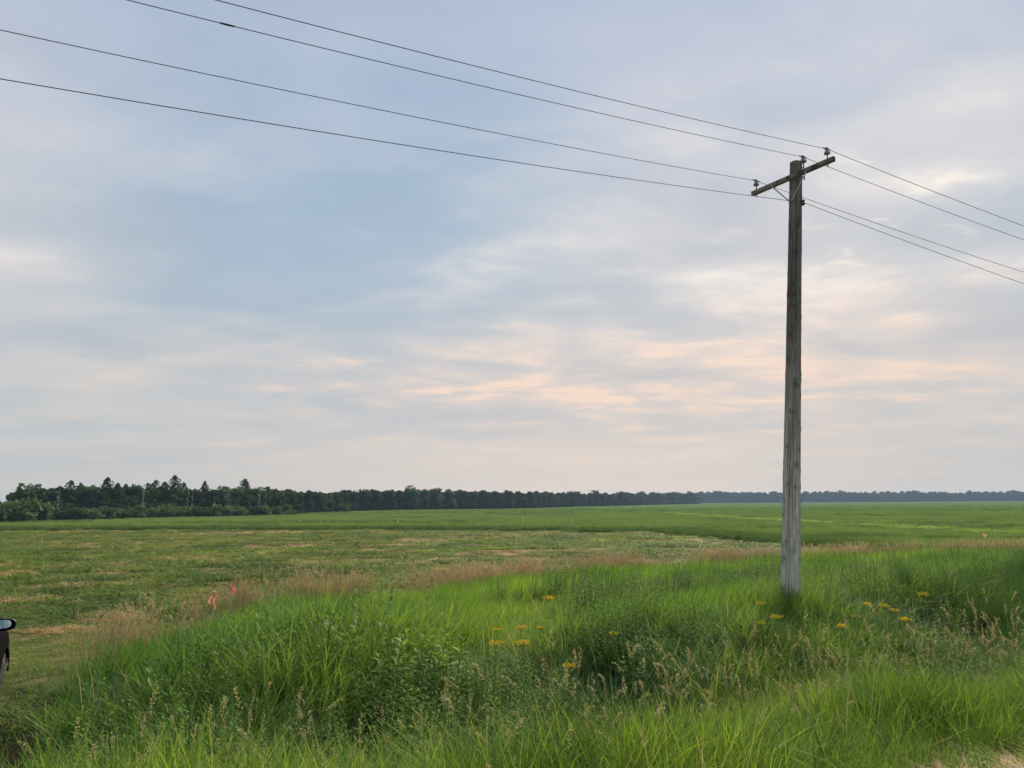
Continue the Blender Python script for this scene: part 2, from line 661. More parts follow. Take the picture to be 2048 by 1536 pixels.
def sheet(name, xs, ys, zf, material, keep=None):
    X, Y = np.meshgrid(xs, ys)
    Z = zf(X, Y)
    V = np.stack([X.ravel(), Y.ravel(), Z.ravel()], 1)
    nx = len(xs)
    i, j = np.meshgrid(np.arange(len(ys) - 1), np.arange(nx - 1), indexing='ij')
    a = (i * nx + j).ravel()
    F = np.stack([a, a + 1, a + nx + 1, a + nx], 1)
    if keep is not None:
        cx = V[F][:, :, 0].mean(1); cy = V[F][:, :, 1].mean(1)
        F = F[keep(cx, cy)]
        used = np.unique(F)
        rm = -np.ones(len(V), int); rm[used] = np.arange(len(used))
        V = V[used]; F = rm[F]
    me = mesh_from(name, V, F.tolist(), material, smooth=True)
    return link(name, me)


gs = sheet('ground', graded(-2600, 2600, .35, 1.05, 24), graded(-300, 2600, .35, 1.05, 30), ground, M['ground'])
tag(gs, kind='structure')


def road_edge(s): return 2.84 + (vnoise(s, s * 0, .9, 3) - .5) * .35


def build_road():
    sv = np.concatenate([np.arange(-60, 0, 1.0), np.arange(0, 12, .08), np.arange(12, 160, 1.0)])
    wv = np.array([-5.6, -4, -2, 0, 1.2, 2.0, 2.45, 2.84])
    V, F = [], []
    for s_ in sv:
        e = float(road_edge(s_)) - 2.84
        for k_, w in enumerate(wv):
            ww = w + (e if k_ >= 6 else 0)
            x, y = TD * s_ + ND * ww
            V.append((x, y, gz(x, y) + .012 - (.016 if k_ == 7 or k_ == 0 else 0)))
    n = len(wv)
    for i in range(len(sv) - 1):
        for j in range(n - 1):
            F.append([i * n + j, i * n + j + 1, (i + 1) * n + j + 1, (i + 1) * n + j][::-1])
    o = link('gravel_road', mesh_from('gravel_road', V, F, M['gravel'], smooth=True))
    tag(o, kind='structure')


build_road()


def canopy_z(x, y):
    base = .34 + (vnoise(x, y, 2.2, 8) - .5) * .16 + (vnoise(x, y, 17, 9) - .5) * .14
    return base


def canopy_sheet_z(x, y):
    z = canopy_z(x, y)
    r_ = np.maximum(1.6, y * .03)
    inside = crop_mask(x, y - r_) & crop_mask(x - r_, y) & (y > 20)
    return np.where(inside, z, .01)


cs = sheet('crop', graded(-900, 1500, .8, 1.022, 45), graded(-1, 1500, .8, 1.022, 110), canopy_sheet_z, M['canopy'],
           keep=lambda x, y: crop_mask(x, y) & (y > 20))
tag(cs, 'even green standing crop filling the field out to the woods', 'crop', kind='stuff')

# ------------------------------------------------------------------ plant pieces


def blades(n, h, hv, wid, r, bend, lean=(0, 0), segs=4, stiff=.35, upright=.9):
    """n tapering curved grass blades"""
    a = rng.uniform(0, 2 * np.pi, n)
    rr = r * np.sqrt(rng.uniform(0, 1, n))
    bx, by = rr * np.cos(a), rr * np.sin(a)
    H = h * (1 + hv * rng.uniform(-1, 1, n))
    th = rng.uniform(0, 2 * np.pi, n)
    B = bend * rng.uniform(.25, 1.3, n)
    L = (1 - upright) * rng.uniform(0, 1.5, n)
    t = np.linspace(0, 1, segs + 1)
    T = t[None, :]
    out_ = (L[:, None] * T + B[:, None] * T ** 2) * H[:, None]
    px = bx[:, None] + np.cos(th)[:, None] * out_ + lean[0] * H[:, None] * T ** 1.6
    py = by[:, None] + np.sin(th)[:, None] * out_ + lean[1] * H[:, None] * T ** 1.6
    pz = H[:, None] * (T - stiff * B[:, None] * T ** 2.2) - .03
    wd = wid * rng.uniform(.7, 1.3, n)[:, None] * (1 - T ** 2.0 * .95) * .5
    fa = th + np.pi / 2 + rng.uniform(-.9, .9, n)
    sx, sy = np.cos(fa)[:, None] * wd, np.sin(fa)[:, None] * wd
    Lf = np.stack([px - sx, py - sy, pz], 2)
    Rt = np.stack([px + sx, py + sy, pz], 2)
    V = np.stack([Lf, Rt], 2).reshape(n, -1, 3)
    m = (segs + 1) * 2
    F = []
    for i in range(n):
        o = i * m
        for k in range(segs):
            F.append([o + 2 * k, o + 2 * k + 1, o + 2 * k + 3, o + 2 * k + 2])
    return V.reshape(-1, 3), F


def leaf(base, dirv, L, wd, droop=.2, fold=.25, seg=3):
    """a pointed oval leaf, folded a little along its midrib"""
    dirv = Vector(dirv).normalized()
    side = dirv.cross(Vector((0, 0, 1)))
    if side.length < .05: side = Vector((1, 0, 0))
    side.normalize()
    nrm = side.cross(dirv)
    V, F = [Vector(base)], []
    prof = {2: [(.45, 1.0)], 3: [(.3, .9), (.68, .8)], 4: [(.2, .7), (.45, 1), (.75, .7)]}[seg]
    for t, w in prof:
        c = Vector(base) + dirv * (L * t) - Vector((0, 0, 1)) * (droop * L * t * t)
        V += [c - side * wd * w * .5 + nrm * fold * wd * w * .5, c, c + side * wd * w * .5 + nrm * fold * wd * w * .5]
    tip = Vector(base) + dirv * L - Vector((0, 0, 1)) * droop * L
    V.append(tip)
    F += [[0, 2, 1], [0, 3, 2]]
    for k in range(len(prof) - 1):
        a = 1 + 3 * k
        F += [[a, a + 1, a + 4, a + 3], [a + 1, a + 2, a + 5, a + 4]]
    a = 1 + 3 * (len(prof) - 1)
    e = len(V) - 1
    F += [[a, a + 1, e], [a + 1, a + 2, e]]
    return V, F


def seed_stem(mb, h, lean, droop, n=26, mi_stem=0, mi_head=1, base=(0, 0), headlen=.2, sp=.02, sl=1.0):
    """one grass stem with a drooping seed panicle"""
    th = rng.uniform(0, 2 * np.pi)
    dx, dy = math.cos(th) * lean, math.sin(th) * lean
    pts = []
    for t in np.linspace(0, 1, 6):
        pts.append(Vector((base[0] + dx * t ** 1.8, base[1] + dy * t ** 1.8, h * t)))
    top = pts[-1]
    for t in np.linspace(.25, 1, 4):
        pts.append(top + Vector((dx * .9 * t * droop * 2.2 * headlen * 3, dy * .9 * t * droop * 2.2 * headlen * 3,
                                 headlen * (t - droop * t * t))))
    V, F = tube(pts, [.0022] * 6 + [.0014] * 4, 3, False)
    mb.add(V, F, mi_stem)
    hp = pts[5:]
    for i in range(n):
        u = (i + rng.uniform(0, 1)) / n * (len(hp) - 1)
        k = min(int(u), len(hp) - 2)
        c = hp[k].lerp(hp[k + 1], u - k)
        taper = 1 - .6 * (i / n)
        a = rng.uniform(0, 2 * np.pi)
        off = Vector((math.cos(a), math.sin(a), rng.uniform(-.6, .3)))
        p = c + off * sp * taper * rng.uniform(.1, .9)
        dv = Vector((math.cos(a) * .35, math.sin(a) * .35, rng.uniform(-.5, 1.0))).normalized()
        L = rng.uniform(.016, .030) * sl
        s = Vector((-math.sin(a), math.cos(a), 0)) * L * .22
        mb.add([p, p + dv * L * .5 + s, p + dv * L, p + dv * L * .5 - s], [[0, 1, 2, 3]], mi_head)


def weed_stem(mb, h, n, L, wd, base=(0, 0), lean=.1, mi=0, mi_stem=0, up=.5, start=.15, seg=3):
    th = rng.uniform(0, 2 * np.pi)
    pts = [Vector((base[0] + math.cos(th) * lean * h * t * t, base[1] + math.sin(th) * lean * h * t * t, h * t))
           for t in np.linspace(0, 1, 5)]
    V, F = tube(pts, [.004, .0036, .003, .0025, .0015], 4, False)
    mb.add(V, F, mi_stem)
    for i in range(n):
        t = start + (1 - start) * (i / max(n - 1, 1))
        k = min(int(t * 4), 3)
        c = pts[k].lerp(pts[k + 1], t * 4 - k)
        a = i * 2.4 + rng.uniform(-.4, .4)
        q = up + .5 * t
        V, F = leaf(c, (math.cos(a), math.sin(a), q), L * (1 - .45 * t) * rng.uniform(.8, 1.2), wd * (1 - .3 * t),
                    .25, .3, seg)
        mb.add(V, F, mi)
    return pts[-1]


PROTO = {}


def proto(name, V=None, F=None, mats=None, mb=None):
    me = mb.mesh(name, mats) if mb else mesh_from(name, V, F, mats)
    o = bpy.data.objects.new(name, me)
    PROTO.setdefault(name.rsplit('.', 1)[0], []).append(o)
    return o


for i in range(4):
    proto('bright.%d' % i, *blades(44, .54, .40, .0105, .16, .60, (.02, 0)), M['grass_bright'])
    proto('mid.%d' % i, *blades(40, .56, .45, .012, .19, .75), M['grass_mid'])
    proto('blue.%d' % i, *blades(38, .52, .4, .014, .19, 1.0, (.02, 0), stiff=.5), M['grass_blue'])
    proto('back.%d' % i, *blades(50, .52, .35, .012, .20, .45, (.22, -.02)), M['grass_back'])
for i in range(3):
    proto('wideblade.%d' % i, *blades(9, .46, .45, .016, .16, .9, stiff=.5, segs=5, upright=.8), M['weed'])
    proto('drystem.%d' % i, *blades(7, .62, .4, .006, .20, .55, segs=3, upright=.7), M['seed'])
    proto('rush.%d' % i, *blades(44, 1.05, .22, .009, .18, .14, (-.28, 0), upright=.97), M['rush'])
    proto('mown.%d' % i, *blades(46, .075, .5, .011, .17, 1.3, stiff=.3, segs=2, upright=.4), M['mown'])
    proto('mownl.%d' % i, *blades(34, .11, .5, .030, .26, 1.4, stiff=.35, segs=2, upright=.3), M['mown'])
    proto('yweed.%d' % i, *blades(40, .16, .5, .03, .25, 1.0, segs=2, upright=.5), M['yweed'])
    proto('dead.%d' % i, *blades(34, .30, .5, .010, .20, 1.6, stiff=.62, segs=3, upright=.1), M['dead'])
    proto('straw.%d' % i, *blades(40, .16, .6, .022, .30, 2.6, stiff=.37, segs=2, upright=.1), M['dead'])
    proto('crop.%d' % i, *blades(46, .34, .35, .026, .36, .55, segs=2, upright=.7), M['crop'])
    proto('cropd.%d' % i, *blades(56, .50, .40, .026, .32, .55, segs=3, upright=.8), M['crop_dark'])
for i in range(4):
    mb = MB()
    for k in range(3):
        seed_stem(mb, rng.uniform(.62, 1.02), rng.uniform(.05, .30), rng.uniform(.0, .6), 46,
                  base=rng.uniform(-.16, .16, 2), headlen=.15, sp=.012, sl=.68)
    proto('seedfront.%d' % i, mats=[M['stalk'], M['seed']], mb=mb)
    mb = MB()
    for k in range(9):
        seed_stem(mb, rng.uniform(.55, .88), rng.uniform(.05, .2), rng.uniform(.1, .6), 22,
                  base=rng.uniform(-.25, .25, 2), headlen=.18, sp=.03)
    proto('seedback.%d' % i, mats=[M['seed_pink'], M['seed_pink']], mb=mb)
for i in range(4):
    mb = MB()
    for k in range(6):
        weed_stem(mb, rng.uniform(.45, .75), 26, .085, .017, base=rng.uniform(-.16, .16, 2), up=.35)
    proto('leafweed.%d' % i, mats=[M['weed']], mb=mb)
    mb = MB()
    for k in range(5):
        weed_stem(mb, rng.uniform(.35, .6), 16, .12, .045, base=rng.uniform(-.15, .15, 2), up=.3)
    proto('broadweed.%d' % i, mats=[M['broadleaf']], mb=mb)


def scatter(name, kinds, x, y, scale, lean_xy=None, z=None, sc_var=.3, sz=None):
    """one object whose geometry nodes stand plants of the given kinds on the points"""
    x = np.asarray(x); y = np.asarray(y)
    n = len(x)
    Z = ground(x, y) if z is None else z
    me = bpy.data.meshes.new(name)
    me.vertices.add(n)
    me.vertices.foreach_set('co', np.stack([x, y, Z], 1).astype(np.float32).ravel())
    protos = [o for k in kinds for o in PROTO[k]]
    rot = np.stack([rng.normal(0, .10, n), rng.normal(0, .10, n), rng.uniform(0, 2 * np.pi, n)], 1)
    if lean_xy is not None:
        rot[:, 2] = rng.normal(0, lean_xy, n)
    a = me.attributes.new('rot', 'FLOAT_VECTOR', 'POINT')
    a.data.foreach_set('vector', rot.astype(np.float32).ravel())
    s = np.asarray(scale) * (1 + sc_var * rng.uniform(-1, 1, n))
    sv = np.stack([s, s, s * (sz if sz is not None else 1)], 1)
    a = me.attributes.new('scl', 'FLOAT_VECTOR', 'POINT')
    a.data.foreach_set('vector', sv.astype(np.float32).ravel())
    a = me.attributes.new('pick', 'INT', 'POINT')
    a.data.foreach_set('value', rng.integers(0, len(protos), n).astype(np.int32))
    ob = link(name, me)
    nt = bpy.data.node_groups.new(name + '_nodes', 'GeometryNodeTree')
    nt.interface.new_socket('Geometry', in_out='INPUT', socket_type='NodeSocketGeometry')
    nt.interface.new_socket('Geometry', in_out='OUTPUT', socket_type='NodeSocketGeometry')
    N = nt.nodes
    gi, go = N.new('NodeGroupInput'), N.new('NodeGroupOutput')
    ip = N.new('GeometryNodeInstanceOnPoints')
    jn = N.new('GeometryNodeJoinGeometry')
    for o in protos[::-1]:
        oi = N.new('GeometryNodeObjectInfo')
        oi.inputs['Object'].default_value = o
        oi.inputs['As Instance'].default_value = True
        nt.links.new(oi.outputs['Geometry'], jn.inputs[0])
    nt.links.new(gi.outputs[0], ip.inputs['Points'])
    nt.links.new(jn.outputs[0], ip.inputs['Instance'])
    ip.inputs['Pick Instance'].default_value = True
    for nm, ty, sock in (('rot', 'FLOAT_VECTOR', 'Rotation'), ('scl', 'FLOAT_VECTOR', 'Scale'),
                         ('pick', 'INT', 'Instance Index')):
        na = N.new('GeometryNodeInputNamedAttribute')
        na.data_type = ty
        na.inputs['Name'].default_value = nm
        nt.links.new(na.outputs['Attribute'], ip.inputs[sock])
    nt.links.new(ip.outputs[0], go.inputs[0])
    md = ob.modifiers.new('plants', 'NODES')
    md.node_group = nt
    return ob


def pts_ws(n, w0, w1, s0, s1):
    w = rng.uniform(w0, w1, n)
    s = rng.uniform(s0, s1, n)
    x = TD[0] * s + ND[0] * w
    y = TD[1] * s + ND[1] * w
    return x, y, w, s


# ---- roadside growth
def row_ok(x, y, pad=0.0):
    return (x > approach_edge(y) + pad) & in_view(x, y, 12)


# front shoulder: bright upright grass
x, y, w, s = pts_ws(9500, 2.8, 5.6, -5, 18)
k = row_ok(x, y, .1) & (rng.uniform(0, 1, len(w)) < sstep(w, 2.8, 3.3) * .95 + .03) & \
    (rng.uniform(0, 1, len(w)) > sstep(w, 5.0, 5.6) * .8)
k &= rng.uniform(0, 1, len(w)) < .35 + .75 * vnoise(x, y, .55, 22)
x, y, w, s = x[k], y[k], w[k], s[k]
sc = np.interp(w, [2.85, 3.35, 4.2, 6.3], [.28, .60, 1.0, 1.0]) * np.interp(s, [0, 3, 8, 11], [1.02, .92, .72, .62]) * (.55 + .8 * vnoise(x, y, 1.1, 21))
dk = rng.uniform(0, 1, len(x)) < .16 + .22 * vnoise(x, y, 2, 23)
o = scatter('shoulder_undergrass', ['mid'], x[dk], y[dk], sc[dk] * .9)
tag(o, 'darker green grass between the bright blades of the shoulder', 'grass', kind='stuff')
x, y, sc = x[~dk], y[~dk], sc[~dk]
o = scatter('shoulder_grass', ['bright'], x, y, sc)
tag(o, 'bright yellow green uncut grass on the road shoulder along the bottom', 'grass', kind='stuff')

# dead litter along the gravel edge
x, y, w, s = pts_ws(1500, 2.55, 3.5, -2, 16)
o = scatter('dead_grass_litter', ['dead'], x, y, .45 + 0 * x, sz=.35)
tag(o, 'flattened dry grass litter along the gravel edge', 'dead grass', kind='stuff')

# ditch and right of way: darker mixed grass
x, y, w, s = pts_ws(66000, 5.0, 26, -22, 70)
k = row_ok(x, y, .0) & (rng.uniform(0, 1, len(x)) < .30 + .9 * vnoise(x, y, .7, 30)) & (w < belt(s) - .4)
x, y, w, s = x[k], y[k], w[k], s[k]
pn = vnoise(x, y, 2.6, 31) * .6 + vnoise(x, y, 1.0, 32) * .4
hi = np.interp(w, [5.0, 7, 9, 14, 20.5], [.75, 1.0, 1.08, 1.05, .95]) * (.38 + 1.15 * pn)
edge = np.clip(.55 + (x - approach_edge(y)) / 3.2, .5, 1)
hi = hi * edge * (1 + .10 * sstep(w, 10.5, 14) * sstep(-s, -9, -4)) * (1 - .5 * np.exp(-((x + 6.4) / 1.9) ** 2 - ((y - 16.3) / 2.6) ** 2))
isback = rng.uniform(0, 1, len(x)) < sstep(w + (vnoise(x, y, 3.5, 33) - .5) * 7, 10.0, 14.5)
isblue = (~isback) & (vnoise(x, y, 2.2, 34) > .52)
mid = (~isback) & (~isblue)
o = scatter('ditch_grass', ['mid'], x[mid], y[mid], hi[mid])
tag(o, 'tangled dark green grass filling the ditch below the road', 'grass', kind='stuff')
o = scatter('coarse_blue_grass', ['blue'], x[isblue], y[isblue], hi[isblue])
tag(o, 'arching blue green coarse grass in patches between ditch and pole', 'grass', kind='stuff')
o = scatter('bank_grass', ['back'], x[isback], y[isback], hi[isback] * 1.05, lean_xy=.5)
tag(o, 'fine yellow green grass leaning right on the bank beyond the ditch', 'grass', kind='stuff')

x, y, w, s = pts_ws(9000, 3.2, 18, -14, 34)
k = row_ok(x, y, .3) & (vnoise(x, y, 1.2, 36) > .42) & ((w > 5.2) | (rng.uniform(0, 1, len(w)) < .25))
x, y, s = x[k], y[k], s[k]
q = rng.uniform(0, 1, len(x))
o = scatter('wide_bladed_grass', ['wideblade'], x[q < .6], y[q < .6], .95 + 0 * x[q < .6], sc_var=.5)
tag(o, 'scattered wide bent grass blades through the roadside growth', 'grass', kind='stuff')
o = scatter('dry_stems', ['drystem'], x[q > .72], y[q > .72], 1.0 + 0 * x[q > .72], sc_var=.4)
tag(o, 'thin dry straw stems standing through the green grass', 'grass', kind='stuff')
# uncut grass round the foot of the pole
fx, fy = at(1581, 1160, 16.0).x, at(1581, 1160, 16.0).y
aa_ = rng.uniform(0, 6.28, 330)
rr_ = .22 + 1.5 * rng.uniform(0, 1, 330) ** .8
x, y = fx + rr_ * np.cos(aa_), fy + rr_ * np.sin(aa_) * 1.1
o = scatter('pole_foot_grass', ['mid', 'back'], x, y, np.interp(rr_, [.2, .6, 1.7], [1.1, 1.15, .75]))
tag(o, 'tall uncut grass growing round the foot of the pole', 'grass', kind='stuff')

# rushes, dark, at the right in the ditch
x, y, w, s = pts_ws(2200, 6.9, 10.6, 12.5, 27)
k = row_ok(x, y) & (vnoise(x, y, 2.5, 41) + (s - 16) * .08 > .46)
o = scatter('rushes', ['rush'], x[k], y[k], .86 + 0 * x[k], lean_xy=.35)
tag(o, 'tall dark green rushes leaning left in the ditch at the right', 'rushes', kind='stuff')

# leafy weeds between the grasses
x, y, w, s = pts_ws(7000, 6.0, 17, -8, 40)
k = row_ok(x, y, .6) & (vnoise(x, y, 2.0, 51) > .62 - .26 * sstep(s, 5, 14)) & ((w < 11.5) | (s > 8) | (rng.uniform(0, 1, len(w)) < .2))
x, y = x[k], y[k]
half = rng.uniform(0, 1, len(x)) < .58
o = scatter('leafy_weeds', ['leafweed'], x[half], y[half], 1.3 + 0 * x[half])
tag(o, 'narrow leaved green weeds mixed through the ditch grass', 'weeds', kind='stuff')
o = scatter('broadleaf_weeds', ['broadweed'], x[~half], y[~half], .95 + 0 * x[~half])
tag(o, 'broad leaved green weeds mixed through the ditch grass', 'weeds', kind='stuff')

# seed heads: front row on the crest of the shoulder
x, y, w, s = pts_ws(600, 4.9, 7.6, -5, 26)
k = row_ok(x, y, .5) & (vnoise(x, y, 1.4, 61) > .38 - .2 * sstep(s, 6, 16))
sc = np.interp(s[k], [-2, 1, 4], [.72, .85, 1.05])
o = scatter('seeding_grass', ['seedfront'], x[k], y[k], sc)
tag(o, 'straw coloured seed heads of tall grass above the ditch edge', 'grass', kind='stuff')
x, y, w, s = pts_ws(200, 3.4, 5.5, -5, 14)
k = row_ok(x, y, .2) & (vnoise(x, y, 1.6, 62) > .52)
o = scatter('seeding_shoulder_grass', ['seedfront'], x[k], y[k], .72 + 0 * x[k])
tag(o, 'sparse tan seed heads standing in the shoulder grass', 'grass', kind='stuff')

# the tan belt of seeding grass along the field side and down the left edge
x, y, w, s = pts_ws(5600, -1.3, 1.4, -32, 75)
w = w + belt(s)
x = TD[0] * s + ND[0] * w
y = TD[1] * s + ND[1] * w
k = in_view(x, y, 10) & (x > approach_edge(y) - 1.5) & \
    (vnoise(x, y, 3.0, 71) * .5 + .5 * vnoise(x, y, 1.3, 72) > .35 + .17 * sstep(-s, -16, -6) + .05 * sstep(-s, -4, 4) + .09 * sstep(-s, -13, -7))
k &= rng.uniform(0, 1, len(x)) < sstep(w - belt(s), -1.4, -.3)
o1x, o1y = x[k], y[k]
yy = rng.uniform(11.0, 20, 150)
xx = approach_edge(yy) + rng.normal(.15, .26, 150)
kk = vnoise(xx, yy, 1.5, 73) > .35
x = np.concatenate([o1x, xx[kk]]); y = np.concatenate([o1y, yy[kk]])
kk = ((x + 6.4) / 1.3) ** 2 + ((y - 16.6) / 2.2) ** 2 > 1
x, y = x[kk], y[kk]
o = scatter('tan_seeding_grass', ['seedback'], x, y, .95 + 0 * x)
tag(o, 'belt of tan seeding grass along the edge of the mown field', 'grass', kind='stuff')

# ---- the mown part of the field
def mown_pts(n, y0, y1, power=1.0):
    u = rng.uniform(0, 1, n)
    y = y0 + (y1 - y0) * u ** power
    x = rng.uniform(-1, 1, n) * (y * .95 + 6)
    k = in_view(x, y, 9)
    x, y = x[k], y[k]
    w = W_(x, y)
    isfield = (w > belt(S_(x, y)) + .8) | (x < approach_edge(y) - .1)
    k = isfield & ~crop_mask(x, y) & (w > 2.6)
    return x[k], y[k]


x, y = mown_pts(60000, 5, 44, 1.3)
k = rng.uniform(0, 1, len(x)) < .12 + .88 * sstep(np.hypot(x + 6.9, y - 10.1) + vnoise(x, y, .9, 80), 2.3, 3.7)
x, y = x[k], y[k]
sc = 1.0 + .5 * vnoise(x, y, 1.5, 81)
o = scatter('mown_grass', ['mown'], x, y, sc)
tag(o, 'short mown grass on the field entrance at the left', 'grass', kind='stuff')
x, y = mown_pts(75000, 20, 118, 1.1)
rows = vnoise(x * .25, y - x * .08, 2.6, 82)
k = rows * .6 + .4 * vnoise(x, y, 1.2, 83) > .38
k &= rng.uniform(0, 1, len(x)) < sstep(y, 20, 40)
x, y = x[k], y[k]
o = scatter('low_green_cover', ['mownl'], x, y, 1.0 + 1.3 * vnoise(x, y, 1.6, 84) + 0 * x, sz=1.0, sc_var=.55)
tag(o, 'low patchy green growth covering the mown part of the field', 'ground cover', kind='stuff')

# thin yellow-green weed rows and straw swaths
px_, py_ = [], []
for (x0, y0, x1, y1, n) in ((-8, 62, 19, 75, 700), (-10, 53, 14, 63, 500), (17, 48, 22, 40, 350), (-40, 46, -12, 58, 420),
                            (8, 84, 15, 70, 200), (21, 44, 22, 60, 260), (16, 84, 21.5, 57, 420)):
    t = rng.uniform(0, 1, n)
    px_.append(x0 + (x1 - x0) * t + rng.normal(0, .5, n))
    py_.append(y0 + (y1 - y0) * t + rng.normal(0, .55, n))
x, y = np.concatenate(px_), np.concatenate(py_)
k = vnoise(x, y, 4, 85) > .3
o = scatter('yellow_green_weed_rows', ['yweed'], x[k], y[k], .9 + 0 * x[k])
tag(o, 'thin rows of yellow green weeds across the mown field', 'weeds', kind='stuff')
px_, py_ = [], []
for (u, v, hw, n) in ((215, 1172, 45, 160), (250, 1160, 30, 90), (235, 1145, 40, 110), (110, 1176, 60, 150), (100, 1140, 70, 180),
                      (380, 1118, 60, 260), (430, 1122, 35, 150), (250, 1132, 50, 120), (640, 1131, 85, 300), (560, 1126, 40, 90),
                      (500, 1152, 45, 90), (35, 1202, 40, 90), (115, 1257, 14, 60), (222, 1232, 30, 70), (1000, 1080, 90, 90),
                      (1200, 1090, 60, 60), (1560, 1080, 25, 70), (1770, 1092, 50, 190), (1900, 1100, 60, 160), (30, 1130, 40, 80),
                      (1690, 1096, 35, 80)):
    for _ in range(n):
        a = rng.normal(0, .55) * hw
        p = at(u + a, v - a * .05 + 4 * math.sin(a * .09 + u) + rng.normal(0, 2.0), 10)
        dirv = p - Vector((0, 0, EYE))
        t = -EYE / dirv.z
        px_.append(dirv.x * t); py_.append(dirv.y * t)
x, y = np.array(px_), np.array(py_)
bx_, by_ = mown_pts(46000, 25, 100, 1.2)
kb = (vnoise(bx_ * .35, by_ + bx_ * .05, 2.4, 87) * .55 + .45 * vnoise(bx_, by_, .8, 88)) > .60 - .05 * (bx_ < -3)
km = vnoise(x * .6, y, .7, 89) > .36
x, y = x[km], y[km]
x = np.concatenate([x + rng.normal(0, .45, len(x)), bx_[kb]]); y = np.concatenate([y + rng.normal(0, .12, len(y)), by_[kb]])
o = scatter('straw_swaths', ['straw'], x, y, .75 + .006 * y, sz=.6)
tag(o, 'orange tan straw left lying in streaks on the mown field', 'straw', kind='stuff')

# ---- crop plants standing up out of the canopy
n = 170000
y = 24 + (330 - 24) * rng.uniform(0, 1, n) ** 1.35
x = rng.uniform(-1, 1, n) * (y * .85 + 6)
k = crop_mask(x, y) & in_view(x, y, 6)
x, y = x[k], y[k]
near_edge = ~crop_mask(x, y - 3.0) | ~crop_mask(x - 3.0, y)
streak = (vnoise(x * .22 + y * .03, y, 7.0, 92) * .65 + .35 * vnoise(x, y, 2.5, 93) > .70) & ~near_edge
o = scatter('crop_dark_streaks', ['cropd'], x[streak], y[streak], .75 + .002 * y[streak],
            z=canopy_z(x[streak], y[streak]) - .22)
tag(o, 'darker streaks of wind pressed crop across the field', 'crop', kind='stuff')
near2 = near_edge | streak
o = scatter('crop_plants', ['crop'], x[~near2], y[~near2], .9 + .0014 * y[~near2],
            z=canopy_z(x[~near2], y[~near2]) - .10)
tag(o, 'green crop plants standing thick across the field', 'crop', kind='stuff')
xe_, ye_ = x[near_edge], y[near_edge]
xe_ = np.concatenate([xe_ + rng.normal(0, .5, len(xe_)) for _ in range(3)])
ye_ = np.concatenate([ye_ + rng.normal(0, .5, len(ye_)) for _ in range(3)])
o = scatter('crop_edge_plants', ['cropd'], xe_, ye_, 1.0 + 0 * xe_)
tag(o, 'taller dark green crop standing along the mown edge', 'crop', kind='stuff')
# yellow-green line of weeds in the crop
t = rng.uniform(0, 1, 900)
x = np.interp(t, [0, .5, 1], [41, 40, 38]) + rng.normal(0, 1.1, 900)
y = 66 + (190 - 66) * t ** 1.2
k = vnoise(x, y, 6, 95) > .28
o = scatter('yellow_crop_weeds', ['yweed'], x[k], y[k], 1.8 + 0 * x[k], z=canopy_z(x[k], y[k]) + .10)
tag(o, 'yellow green weed streak running through the crop at the right', 'weeds', kind='stuff')

# stones at the road edge
for i in range(3):
    bm = bmesh.new()
    bmesh.ops.create_icosphere(bm, subdivisions=1, radius=.02)
    for v in bm.verts:
        v.co *= random.uniform(.7, 1.25)
        v.co.z *= .6
    me = bpy.data.meshes.new('pebble.%d' % i)
    bm.to_mesh(me); bm.free()
    me.materials.append(M['gravel'])
    PROTO.setdefault('pebble', []).append(bpy.data.objects.new('pebble.%d' % i, me))
x, y, w, s = pts_ws(9000, 1.2, 3.0, 1, 14)
o = scatter('gravel', ['pebble'], x, y, .6 + 0 * x, sc_var=.6, z=ground(x, y) + .012)
tag(o, 'loose pale gravel on the road edge at the lower right', 'gravel', kind='stuff')

# ------------------------------------------------------------------ individual flowering and leafy plants


def leaves_part(mb, h, n, L, wd, pts, up, start, seg=3, pair=False):
    for i in range(n):
        t = start + (1 - start) * (i / max(n - 1, 1))
        k = min(int(t * (len(pts) - 1)), len(pts) - 2)
        c = pts[k].lerp(pts[k + 1], t * (len(pts) - 1) - k)
        for q in range(2 if pair else 1):
            a = (i * 1.57 if pair else i * 2.4) + q * math.pi + rng.uniform(-.3, .3)
            V, F = leaf(c, (math.cos(a), math.sin(a), up + .7 * t * t), L * (1 - .35 * t) * rng.uniform(.8, 1.15),
                        wd * (1 - .25 * t), .25, .3, seg)
            mb.add(V, F)


def stem_pts(h, lean):
    th = rng.uniform(0, 2 * np.pi)
    return [Vector((math.cos(th) * lean * h * t * t, math.sin(th) * lean * h * t * t, h * t)) for t in np.linspace(0, 1, 5)]


